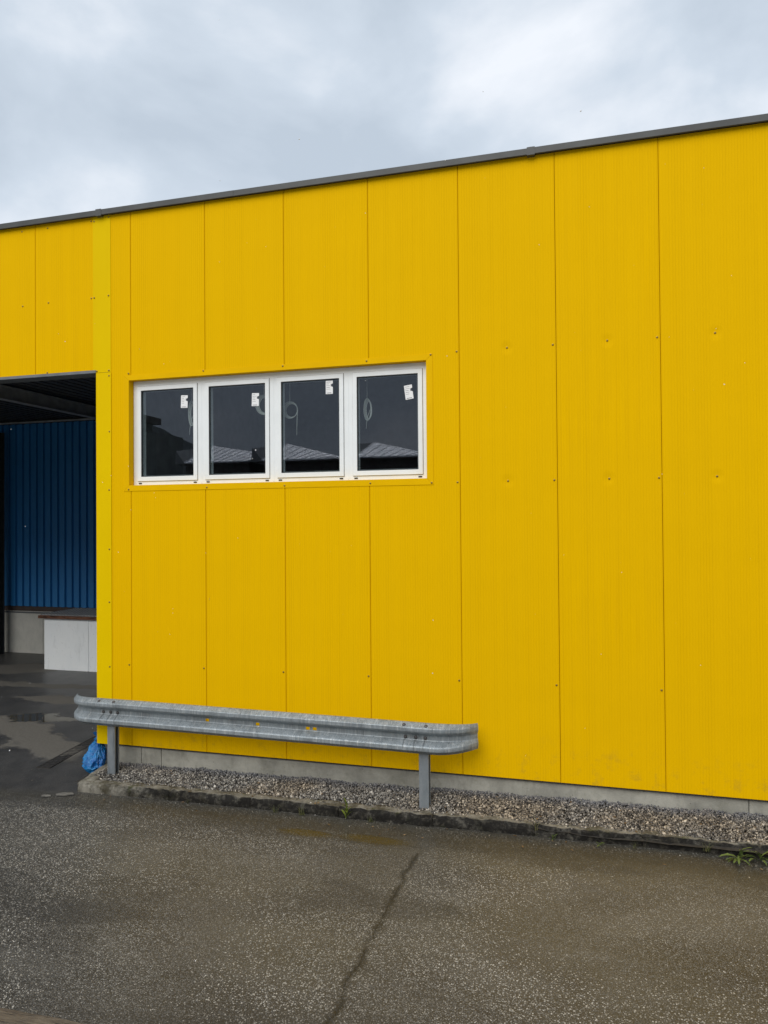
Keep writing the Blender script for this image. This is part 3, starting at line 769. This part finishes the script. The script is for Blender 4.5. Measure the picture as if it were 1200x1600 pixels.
def end_samples(sgn, s_in, s_arc, rad, deg, tail):
    out_ = []
    base = P0 + tdir*s_arc
    m_ = 6
    for k in range(m_+1):
        s = s_in + (s_arc-s_in)*k/m_; out_.append((P0+tdir*s, tdir))
    perp = Vector((-tdir.y, tdir.x, 0))      # toward the wall
    cen = base + perp*rad
    st = 14
    for k in range(1, st+1):
        a = math.radians(deg)*k/st
        p = cen - perp*rad*math.cos(a) + tdir*sgn*rad*math.sin(a)
        t = tdir*math.cos(a) + perp*sgn*math.sin(a)
        out_.append((p, t))
    p, t = out_[-1]
    out_.append((p + t*sgn*tail, t))
    if sgn < 0: out_.reverse()
    return out_
es = end_samples(-1, 0.20, -0.19, 0.36, 60, 0.03)
sweep(es, 'end_section', 0.0035, (), [max(0.42, 1-((len(es)-9-i)/(len(es)-9))**1.2*0.58) if i < len(es)-9 else 1.0 for i in range(len(es))])
es = end_samples(1, 3.60, 3.90, 0.44, 54, 0.07)
sweep(es, 'end_section', 0.0035, (), [1.0 if i < 9 else max(0.12, 1-((i-8)/(len(es)-9))**1.5*0.88) for i in range(len(es))])
# posts: channel section with holes
def post(x, y, zb):
    m = MB(); w_, d_, t = 0.10, 0.085, 0.005
    m.box(-w_/2, w_/2, 0, t, -0.3, 0.9)                 # front flange
    m.box(-w_/2, -w_/2+t, t+0.0005, d_-t-0.0005, -0.3, 0.9)     # web
    m.box(-w_/2, w_/2, d_-t, d_, -0.3, 0.9)             # rear flange
    m.box(w_/2-t, w_/2, t+0.0005, 0.022, -0.3, 0.9); m.box(w_/2-t, w_/2, d_-0.022, d_-t-0.0005, -0.3, 0.9)
    o = m.build('post', MGP, RL, 0.001); o.location = (x, y, zb); o.rotation_euler.z = ANG; at(o, RL)
post(-0.09, -0.277, 0.02); post(3.665, -0.377, 0.02)
bo = MB()
for (r_, y_) in ((0.019, 0.0), (0.019, -0.004), (0.014, -0.010), (0.005, -0.013)):
    for q in range(10): bo.v.append((r_*math.cos(2*PI*q/10), y_, r_*math.sin(2*PI*q/10)))
for a in range(3):
    for q in range(10): bo.f.append((a*10+q, a*10+(q+1) % 10, (a+1)*10+(q+1) % 10, (a+1)*10+q))
bo.f.append(tuple(30+q for q in range(10)))
b0 = bo.build('bolt', MBOLT, RL, smooth=False)
bl = []
for s in (-0.03, 0.07, 0.165): bl.append((s, 0.006, 0.155, 0))
for s in (-0.05, 0.15): bl.append((s, 0.058, 0.2885, 1))
for s in (3.63, 3.74, 3.84): bl.append((s, 0.006, 0.155, 0))
for s in (3.63, 3.86): bl.append((s, 0.058, 0.2885, 1))
for i, (s, u, v, top) in enumerate(bl):
    o = b0 if i == 0 else b0.copy()
    if i: col.objects.link(o)
    nrm = Vector((tdir.y, -tdir.x, 0)); p = P0 + tdir*s + nrm*u
    o.location = (p.x, p.y, 0.672+v); o.rotation_euler = (-0.95 if top else 0, 0, ANG); at(o, RL)

# ================================================================== kerb
KB = empty('kerb', (3, -0.55, 0))
tag(KB, 'worn mossy concrete kerb edging the gravel strip', 'kerb')
KH = 0.105
def kf(x): return -0.605 + (x+0.29)*0.0205       # front line of the kerb
def kstone(p0, p1, q0, q1, seed):
    """stone between front points p0,p1 and rear points q0,q1 (xy)"""
    nu, nv, nw = 44, 6, 5
    p0, p1, q0, q1 = map(Vector, (p0, p1, q0, q1))
    bm = bmesh.new()
    def P(u, v, w):
        a = p0.lerp(p1, u); c = q0.lerp(q1, u); xy = a.lerp(c, v)
        z = -0.05 + w*(KH+0.05)
        return Vector((xy.x, xy.y, z))
    grid = {}
    for i in range(nu+1):
        for j in range(nv+1):
            for k in range(nw+1):
                if 0 < i < nu and 0 < j < nv and 0 < k < nw: continue
                p = P(i/nu, j/nv, k/nw)
                e1 = (j == 0) and (k == nw)
                n3 = noise.noise_vector(p*9+Vector((seed, 0, 0)))
                n4 = noise.noise_vector(p*31+Vector((0, seed, 0)))
                if k > 0:
                    p = p + n3*0.014 + n4*0.010
                    if e1:
                        c_ = 0.008 + 0.034*max(0, fbm((p.x*6, seed, 1), 4)+0.3)
                        p.z -= c_; p.y += c_*0.8
                    if k == nw and i in (0, nu): p.z -= 0.006
                    if j == 0 and k == nw-1: p.y += 0.004
                grid[i, j, k] = bm.verts.new(p)
    def q(*c):
        try: bm.faces.new([grid[x] for x in c])
        except Exception: pass
    for i in range(nu):
        for j in range(nv): q((i,j,nw),(i+1,j,nw),(i+1,j+1,nw),(i,j+1,nw))
        for k in range(nw): q((i,0,k),(i+1,0,k),(i+1,0,k+1),(i,0,k+1)); q((i,nv,k),(i,nv,k+1),(i+1,nv,k+1),(i+1,nv,k))
    for j in range(nv):
        for k in range(nw): q((0,j,k),(0,j,k+1),(0,j+1,k+1),(0,j+1,k)); q((nu,j,k),(nu,j+1,k),(nu,j+1,k+1),(nu,j,k+1))
    bmesh.ops.recalc_face_normals(bm, faces=bm.faces)
    me = bpy.data.meshes.new('kerb_stone'); bm.to_mesh(me); bm.free()
    at(link('kerb_stone', me, MK, KB, smooth=True), KB)
W_ = 0.13
kstone((-0.29, kf(-0.29)), (0.862, kf(0.862)), (-0.135, kf(-0.135)+W_), (0.862, kf(0.862)+W_), 1.3)
js = [0.866, 1.83, 2.80, 3.78, 4.77, 5.75, 6.74, 7.73, 8.72, 9.71, 10.70, 11.7]
for i, (a, c) in enumerate(zip(js, js[1:])):
    dy = rnd.uniform(-.008, .008)
    kstone((a+.0015, kf(a)+dy), (c-.0015, kf(c)+dy), (a+.0015, kf(a)+W_+dy), (c-.0015, kf(c)+W_+dy), 3.7*i+2)
# side kerb running back to the wall corner
kstone((-0.42, 0.13), (-0.298, kf(-0.29)+0.005), (-0.30, 0.13), (-0.143, kf(-0.135)+W_-0.002), 9.1)

# ================================================================== gravel strip
def gh(x, y):
    t = min(1, max(0, (y+0.47)/0.5)); wz = 0.14 + 0.0115*x
    z = 0.085 + (wz-0.085)*t**0.8
    z += 0.016*fbm((x*2.3, y*3.1, 0.5), 3) + 0.008*fbm((x*9, y*9, 2.5), 2)
    return z
bedv = []; bx = np.linspace(-0.42, 11.9, 240); by = np.linspace(-0.50, 0.034, 12)
for y in by:
    for x in bx: bedv.append((float(x), float(y), gh(x, y)-0.022 if x > -0.3 else 0.06))
nb = len(bx)
bf = [(j*nb+i, j*nb+i+1, (j+1)*nb+i+1, (j+1)*nb+i) for j in range(len(by)-1) for i in range(nb-1)]
tag(link('soil_bed', me_from('soil_bed', bedv, bf), MSOIL, smooth=True), 'dark soil under the gravel between kerb and wall', None, None, 'structure')
t_ = (1+5**0.5)/2
ico = np.array([(-1,t_,0),(1,t_,0),(-1,-t_,0),(1,-t_,0),(0,-1,t_),(0,1,t_),(0,-1,-t_),(0,1,-t_),(t_,0,-1),(t_,0,1),(-t_,0,-1),(-t_,0,1)])/np.sqrt(1+t_*t_)
icf = np.array([(0,11,5),(0,5,1),(0,1,7),(0,7,10),(0,10,11),(1,5,9),(5,11,4),(11,10,2),(10,7,6),(7,1,8),(3,9,4),(3,4,2),(3,2,6),(3,6,8),(3,8,9),(4,9,5),(2,4,11),(6,2,10),(8,6,7),(9,8,1)])
rs = np.random.RandomState(3)
def stones(name, P, S, mat):
    n = len(P)
    V = ico[None]*(1+rs.uniform(-.28, .28, (n, 12, 1)))
    V = V*rs.uniform(0.55, 1.25, (n, 1, 3))*S[:, None, None]
    A = rs.normal(size=(n, 4)); A /= np.linalg.norm(A, axis=1)[:, None]
    w, x, y, z = A.T
    Rm = np.stack([1-2*(y*y+z*z), 2*(x*y-z*w), 2*(x*z+y*w), 2*(x*y+z*w), 1-2*(x*x+z*z), 2*(y*z-x*w), 2*(x*z-y*w), 2*(y*z+x*w), 1-2*(x*x+y*y)], 1).reshape(n, 3, 3)
    V = np.einsum('nij,nkj->nki', Rm, V) + P[:, None]
    F = (icf[None] + (np.arange(n)*12)[:, None, None]).reshape(-1, 3)
    me = bpy.data.meshes.new(name); me.vertices.add(n*12); me.vertices.foreach_set('co', V.reshape(-1))
    me.loops.add(F.size); me.loops.foreach_set('vertex_index', F.reshape(-1).astype(np.int32))
    me.polygons.add(len(F)); me.polygons.foreach_set('loop_start', np.arange(0, F.size, 3, dtype=np.int32)); me.polygons.foreach_set('loop_total', np.full(len(F), 3, np.int32))
    me.update(calc_edges=True); me.validate()
    return link(name, me, mat)
pts = []; sz = []
def tryadd(x, y, zoff, s): pts.append((x, y, gh(x, y)+zoff)); sz.append(s)
for i in range(34000):
    x = rs.uniform(-0.26, 8.2) if i < 32000 else rs.uniform(8.2, 11.9)
    ylo = kf(x) + (0.085 if x < 1.2 else 0.06) + 0.045*fbm((x*3, 0, 7), 3)
    y = rs.uniform(ylo, 0.03)
    if x < -0.26 + (0.05-y)*0.0 + 0.22*((0.1-y)/0.7) - 0.13: continue
    s = rs.uniform(0.006, 0.0118) if rs.rand() < 0.9 else rs.uniform(0.012, 0.019)
    if y > -0.1: s *= 0.85
    tryadd(x, y, rs.uniform(-0.014, 0.004), s)
gr = stones('gravel', np.array(pts), np.array(sz), MGR)
tag(gr, 'grey and brown crushed stone filling the strip along the plinth', None, None, 'stuff')
pp = []; ps = []
for i in range(500):
    x = rs.uniform(-0.3, 8); y = kf(x) - abs(rs.normal(0, 0.12)) - 0.01
    pp.append((x, y, 0.002)); ps.append(rs.uniform(0.002, 0.006))
for i in range(260):
    pp.append((rs.uniform(-5, 0.2), rs.uniform(-1.5, 5), 0.003)); ps.append(rs.uniform(0.002, 0.006))
tag(stones('loose_grit', np.array(pp), np.array(ps), MGR), 'loose grit and small stones scattered on the asphalt', None, None, 'stuff')

# ================================================================== blue bag
BG = empty('rubbish_bag', (-0.515, -0.045, 0))
tag(BG, 'crumpled shiny blue plastic bag tied at the top beside the wall corner', 'bag')
bm = bmesh.new(); bmesh.ops.create_uvsphere(bm, u_segments=72, v_segments=48, radius=1)
for v in bm.verts:
    d = v.co.copy(); z = (d.z+1)/2
    prof = (0.30 + 1.0*z**0.4*(1-z)**0.75) if z < 0.999 else 0.2
    prof = 1.25*math.sin(PI*min(1, z*0.70+0.30))**0.8 if z < 0.9 else 0.30+0.6*(1-z)
    a = math.atan2(d.y, d.x); rr = math.hypot(d.x, d.y)
    n_1 = 0.12*fbm((d.x*2.2, d.y*2.2, d.z*2.0), 3) + 0.30*(0.5-abs(noise.noise(Vector((d.x*4.5+3, d.y*4.5, d.z*1.6)))*1.6)) + 0.22*(0.4-abs(noise.noise(Vector((d.x*9, d.y*9+5, d.z*4)))*1.6))*z
    k_ = (0.155*prof/1.25*(1+n_1*1.3)) if rr > 1e-6 else 0
    dirx, diry = (d.x/rr, d.y/rr) if rr > 1e-6 else (0, 0)
    flat = min(1, math.sqrt(max(0, 1-(2*z-1)**2))*1.25)
    v.co = Vector((dirx*k_*flat*0.80 - 0.02*z, diry*k_*flat*0.62 + 0.13*z, 0.41*z + 0.012*n_1))
me = bpy.data.meshes.new('bag_body'); bm.to_mesh(me); bm.free()
link('bag_body', me, MBAG, BG, smooth=True)
nk = MB(); nk.tube([(-0.02, 0.12, 0.375), (-0.02, 0.125, 0.40), (-0.022, 0.128, 0.415), (-0.03, 0.13, 0.435), (-0.04, 0.135, 0.465)], [0.055, 0.03, 0.018, 0.035, 0.055], 12, False)
nko = nk.build('knotted_neck', MBAG, BG, smooth=True)
for v in nko.data.vertices:
    v.co += noise.noise_vector(v.co*30)*0.012

# ================================================================== drain
DR = empty('drain_grate', (-1.34, 0.66, -0.009), 0.13)
tag(DR, 'rusty slotted drain grate sunk in the yard beside the blue bag', 'drain')
md_ = simple('rusty_cast_iron', (0.042, 0.039, 0.036), 0.5, 0.2, 0.5, 30)
MB().ringxz((-0.09, 0.09, -0.70, 0.70), (-0.078, 0.078, -0.684, 0.684), -0.012, 0.012).build('frame', md_, DR).rotation_euler = (-PI/2, 0, 0)
MB().box(-0.077, 0.077, -0.683, 0.683, 0.0065, 0.0075).build('channel_bed', MDARK, DR)
bme = MB().box(-0.077, 0.077, -0.009, 0.009, 0.0085, 0.0125).build('bar', md_, DR); bme.location = (0, -0.66, 0)
for k in range(1, 23):
    o = bme.copy(); col.objects.link(o); o.location = (0, -0.66+0.06*k, 0)
# slate shards by the kerb corner
for (x, y, a, s, lab) in ((-0.35, -0.74, 0.35, 1.0, 'larger pale slate shard lying on asphalt near the kerb corner'), (-0.52, -0.83, 0.2, 0.55, 'small pale slate shard farther from the kerb corner')):
    m = MB(); pl = [(-0.09, -0.02), (0.02, -0.035), (0.10, -0.01), (0.075, 0.025), (-0.03, 0.035), (-0.10, 0.01)]
    for z in (0.004, 0.016):
        for (px, py) in pl: m.v.append((px*s, py*s, z))
    m.f = [tuple(range(6))[::-1], tuple(range(6, 12))] + [(k, (k+1) % 6, 6+(k+1) % 6, 6+k) for k in range(6)]
    o = m.build('slate_shard', MSLATE, bevel=0.001); o.location = (x, y, 0.002); o.rotation_euler = (0.03, 0, a)
    tag(o, lab, 'stone shard')

# ================================================================== weeds
def leaf(L, w_, droop, notch=0.0):
    m = MB(); n = 7
    for k in range(n+1):
        t = k/n; x = L*t*(1-0.15*droop*t); z = L*(0.55*t - droop*t*t)
        ww = w_*math.sin(PI*min(1, 0.08+0.92*t))**0.8*(0.6+0.5*t)
        if notch and k % 2: ww *= 1-notch
        if k == n: ww = 0.0005
        m.v += [(x, -ww, z+ww*0.35), (x, 0, z), (x, ww, z+ww*0.35)]
    for k in range(n):
        a = 3*k; m.f += [(a, a+3, a+4, a+1), (a+1, a+4, a+5, a+2)]
    return me_from('leaf', m.v, m.f)
def rosette(x, y, n, L, w_, droop, notch, mat, name, label, cat, lift=0.0, bias=0.0):
    r_ = empty(name, (x, y, 0.0)); tag(r_, label, cat, 'weeds growing in the gap below the kerb')
    mes = [leaf(L*s, w_*s, droop*d, notch) for s, d in ((1, 1), (0.8, 0.7), (0.65, 1.2))]
    for me in mes: me.materials.append(mat); me.polygons.foreach_set('use_smooth', [True]*len(me.polygons))
    for k in range(n):
        o = bpy.data.objects.new('leaf', mes[k % 3]); col.objects.link(o); o.parent = r_
        a = 2*PI*k/n + rnd.uniform(-.3, .3)
        if bias and math.sin(a) > 0.35: a = -a
        o.location = (rnd.uniform(-.015, .015), rnd.uniform(-.01, .01), 0.004+rnd.uniform(0, lift)); o.rotation_euler = (rnd.uniform(-.25, .25), rnd.uniform(-0.9, 0.1)-lift*3, a)
    return r_
rosette(6.55, -0.545, 12, 0.20, 0.022, 0.62, 0.45, MLEAF, 'dandelion_weed', 'broad green weed with notched leaves under the kerb\'s bare wall end', 'weed', 0.02, 1)
rosette(6.72, -0.53, 9, 0.18, 0.022, 0.5, 0.3, MLEAF, 'dandelion_weed', 'smaller dark green weed tucked beside the broad notched weed', 'weed', 0.03, 1)
rosette(2.90, -0.575, 14, 0.10, 0.020, 0.45, 0.2, MLEAFY, 'leafy_weed', 'small bright yellow-green leafy weed sprouting at the kerb between the posts', 'weed', 0.13, 1)
rosette(4.95, -0.55, 8, 0.085, 0.007, 0.4, 0.2, MLEAF, 'leafy_weed', 'sparse low weed at the kerb right of the barrier end', 'weed', 0.01, 1)
rosette(5.37, -0.55, 8, 0.07, 0.008, 0.5, 0.3, MLEAF, 'leafy_weed', 'flat little weed between the sparse weed and the broad one', 'weed', 0.01, 1)
def tuft(x, y, z, n, L, label):
    m = MB()
    for k in range(n):
        a = rnd.uniform(0, 2*PI); ln = L*rnd.uniform(.5, 1.1); lean = rnd.uniform(.2, .8); bx_, by_ = x+rnd.gauss(0, .018), y+rnd.gauss(0, .006)
        c_, s_ = math.cos(a), math.sin(a); w_ = 0.0022; i = len(m.v)
        for t in (0, .35, .7, 1):
            px = bx_+c_*ln*lean*t*t; py = by_+s_*ln*lean*t*t*0.6-0.02*t; pz = z+ln*t*(1-0.35*lean*t); ww = w_*(1-t*0.9)
            m.v += [(px-s_*ww, py+c_*ww, pz), (px+s_*ww, py-c_*ww, pz)]
        for q in range(3): m.f.append((i+2*q, i+2*q+1, i+2*q+3, i+2*q+2))
    me = me_from('grass_tuft', m.v, m.f)
    tag(link('grass_tuft', me, MGRASS), label, 'grass tuft', 'grass tufts along the kerb')
tuft(2.12, -0.59, 0, 20, 0.10, 'dull grass tuft at the kerb left of the yellow-green weed')
tuft(2.42, -0.585, 0, 26, 0.12, 'thicker grass tuft close left of the yellow-green weed')
tuft(3.16, -0.575, 0, 18, 0.10, 'thin grass tuft just right of the yellow-green weed')
tuft(4.78, -0.50, 0.06, 9, 0.17, 'few long grass blades leaning over the sparse weed')
tuft(5.68, -0.535, 0, 14, 0.08, 'low grass tuft midway along the bare kerb stretch')
tuft(6.30, -0.50, 0.03, 16, 0.12, 'grass tuft left of the broad notched weed')
tuft(6.86, -0.50, 0.05, 18, 0.15, 'grass tuft beyond the broad weed at the picture\'s edge')
tuft(1.10, -0.60, 0, 10, 0.06, 'tiny grass tuft under the barrier\'s near kerb stone')

lm_ = MB()
for k in range(70):
    x = rnd.uniform(-0.1, 8.0); y = rnd.uniform(-0.62, -0.05) if k % 3 else rnd.uniform(-0.85, -0.62)
    z = (gh(x, y)+0.012 if y > -0.5 else (0.112 if y > kf(x)+0.01 else 0.006)); a = rnd.uniform(0, 6.28); L = rnd.uniform(.012, .028)
    c_, s_ = math.cos(a), math.sin(a); i = len(lm_.v)
    for (u, v, w_) in ((-L, 0, 0), (0, -L*.4, .003), (L, 0, .001), (0, L*.4, .006)): lm_.v.append((x+u*c_-v*s_, y+u*s_+v*c_, z+w_))
    lm_.f.append((i, i+1, i+2, i+3))
tag(link('fallen_leaves', me_from('fallen_leaves', lm_.v, lm_.f), leaf_mat('dead_leaf_brown', (0.10, 0.055, 0.02), (0.26, 0.17, 0.08))), 'small dead brown leaves caught in the gravel and kerb', None, None, 'stuff')
# ================================================================== dock the photographer stands on
DK = empty('loading_dock', (3, -5.4, 0)); tag(DK, 'weathered timber edge of a loading dock in the nearest corner', 'loading dock')
at(MB().box(-9, 14, -16, -5.72, -0.1, 1.17).build('dock_slab', MDOCK, DK, 0.01), DK)
def timber(y0, y1, z1, x0, x1, seed):
    m = MB(); n = 90
    pr = [(y0, z1-0.16), (y0, z1-0.012), (y0+0.012, z1), (y1-0.01, z1), (y1, z1-0.012), (y1, z1-0.16)]
    for i in range(n+1):
        x = x0+(x1-x0)*i/n
        for j, (y, z) in enumerate(pr):
            m.v.append((x, y+0.006*fbm((x*2.5, j, seed), 3), z+(0.006*fbm((x*3, j*2, seed+4), 3) if j not in (0, 5) else 0)))
    for i in range(n):
        for j in range(5): m.f.append((i*6+j, i*6+j+1, (i+1)*6+j+1, (i+1)*6+j))
    m.f.append(tuple(range(6))); m.f.append(tuple(n*6+j for j in range(6)))
    at(m.build('timber', MTIMBER, DK), DK)
timber(-5.47, -5.385, 1.20, -1.0, 3.9, 1.0); timber(-5.70, -5.485, 1.185, -1.0, 3.9, 5.0)
timber(-5.47, -5.385, 1.20, 3.905, 9, 2.0); timber(-5.70, -5.485, 1.185, 3.905, 9, 7.0)

# ================================================================== what the window panes mirror: buildings across the yard, hills
mw = NB('dark_maroon_boards'); mw.set(mw.mix(mw.ss(mw.noise(3, 4, 0.6, stretch=(1, 1, 0.1)), .3, .7), (0.02, 0.014, 0.014), (0.035, 0.022, 0.02)), 0.7); MMAR = mw.m
MROOF = simple('pale_standing_seam_roof', (0.62, 0.63, 0.65), 0.4, 0.2, 0.1, 1.5)
MSEAM = simple('roof_seam_metal', (0.42, 0.43, 0.45), 0.45, 0.2)
MGAB = simple('grey_gable_render', (0.16, 0.165, 0.165), 0.8, 0, 0.1, 2)
MHOUSE = simple('dark_house_wall', (0.045, 0.05, 0.052), 0.7, 0, 0.2, 2)
def shed(x0, x1, zp, zr, label):
    t = empty('workshop_shed', ((x0+x1)/2, -31, 0)); tag(t, label, 'workshop', 'workshops mirrored in the window panes')
    Y0, Y1, ze = -30.0, -32.6, 6.45
    at(MB().box(x0, x1, -40, Y0, 0, ze-0.12).build('wall', MMAR, t), t)
    at(MB().box(x0-0.1, x1+0.1, -40.1, Y0+0.25, ze-0.115, ze-0.02).build('eave_board', MMAR, t), t)
    # sloping roof: front edge level, top edge falling along the shed
    a, b_, c, d = Vector((x0, Y0+0.2, ze)), Vector((x1, Y0+0.2, ze)), Vector((x1, Y1, zr+0.1)), Vector((x0+0.35, Y1, zp+0.13))
    up_ = Vector((0, 0, 0.06)); n = 9; w1 = Vector((.03, 0, 0)); h1 = Vector((0, 0, .025))
    for k in range(n):
        p, q, p2, q2 = a.lerp(b_, k/n), d.lerp(c, k/n), a.lerp(b_, (k+1)/n), d.lerp(c, (k+1)/n)
        at(MB().hexa([p+w1, p2-w1, q2-w1, q+w1, p+up_+w1, p2+up_-w1, q2+up_-w1, q+up_+w1]).build('roof_sheet', MROOF, t), t)
        at(MB().hexa([p-w1*.9, p+w1*.9, q+w1*.9, q-w1*.9, p+up_+h1-w1*.9, p+up_+h1+w1*.9, q+up_+h1+w1*.9, q+up_+h1-w1*.9]).build('roof_seam', MSEAM, t), t)
    at(MB().hexa([(x0-0.9, Y0-0.3, ze), (x0-0.02, Y0+0.2, ze), (x0+.2, Y1, ze), (x0-0.6, Y1, ze), (x0-0.85, Y0-0.3, ze+.8), (x0-0.02, Y0+0.2, ze+.08), (x0+0.33, Y1, zp+.15), (x0-0.5, Y1, zp+0.1)]).build('gable', MGAB, t), t)
shed(-17.3, -13.3, 7.55, 6.95, 'low dark workshop with pale ribbed roof mirrored in the first two panes')
shed(-12.4, -8.1, 7.5, 6.5, 'low dark workshop with pale ribbed roof mirrored in the third pane')
shed(-7.0, -2.6, 7.4, 6.45, 'low dark workshop with pale ribbed roof mirrored in the fourth pane')
MB2 = MB().box(-19.2, 12, -41, -40.2, 0, 6.3)
tag(MB2.build('long_shed', MMAR), 'long dark shed behind the mirrored workshops', 'shed')
H = empty('dark_house', (-22, -31, 0)); tag(H, 'tall dark house with flat overhanging roof mirrored in the first pane', 'house')
at(MB().box(-29, -21.5, -33, -30, 0, 9.3).build('wall', MHOUSE, H), H)
at(MB().box(-29.6, -21.1, -33.4, -29.4, 9.3, 9.7).build('roof', MMAR, H), H)
at(MB().box(-21.49, -21.38, -30.4, -30.28, 0, 7.9).build('downpipe', MROOF, H), H)
for z in (5.3, 7.3): at(MB().box(-24.2, -22.4, -30.1, -29.96, z, z+1.2).build('window', MGAB, H), H)
H2 = MB().box(-21.3, -19.9, -34, -31, 0, 8.5)
tag(H2.build('annex_block', simple('grey_annex_wall', (0.075, 0.085, 0.085), 0.8)), 'plain grey annex between the tall dark house and the workshops', 'building')
hl = [(-700, 260), (-560, 190), (-470, 135), (-420, 112), (-395, 99), (-380, 92), (-351, 82), (-325, 75), (-306, 72), (-290, 64), (-270, 50), (-220, 30), (-100, 12), (200, 10), (500, 60), (800, 120)]
hv = []; hf = []
NXh = 160
for j in range(2):
    for i in range(NXh+1):
        x = -700+1500*i/NXh
        for (xa, za), (xb, zb) in zip(hl, hl[1:]):
            if xa <= x <= xb: z = za+(zb-za)*(x-xa)/(xb-xa)
        hv.append((x, -600-j*250, (z - 4 + 5*fbm((x*0.03, j, 0), 4)) if j == 0 else 0.2*z))
for i in range(NXh+1): hv.append((-700+1500*i/NXh, -470, -2))
k_ = NXh+1
for i in range(NXh): hf += [(i, i+1, k_+i+1, k_+i), (2*k_+i, 2*k_+i+1, i+1, i)]
tag(link('wooded_hill', me_from('wooded_hill', hv, hf), simple('hill_forest', (0.028, 0.036, 0.040), 0.9, 0, 0.4, 0.05)), 'dark wooded hillside falling away behind the workshops', None, None, 'structure')

# ================================================================== sleet in the air
fp = []; fs_ = []
for i in range(150):
    fp.append((rs.uniform(-2, 8), rs.uniform(-6.0, -0.2), rs.uniform(0.5, 6.5))); fs_.append(rs.uniform(0.0018, 0.0042))
MSN = simple('wet_snowflake', (0.85, 0.86, 0.88), 0.8, 0, 0.01)
tag(stones('snowflakes', np.array(fp), np.array(fs_), MSN), 'sparse tiny sleet flakes falling before the wall', None, None, 'stuff')
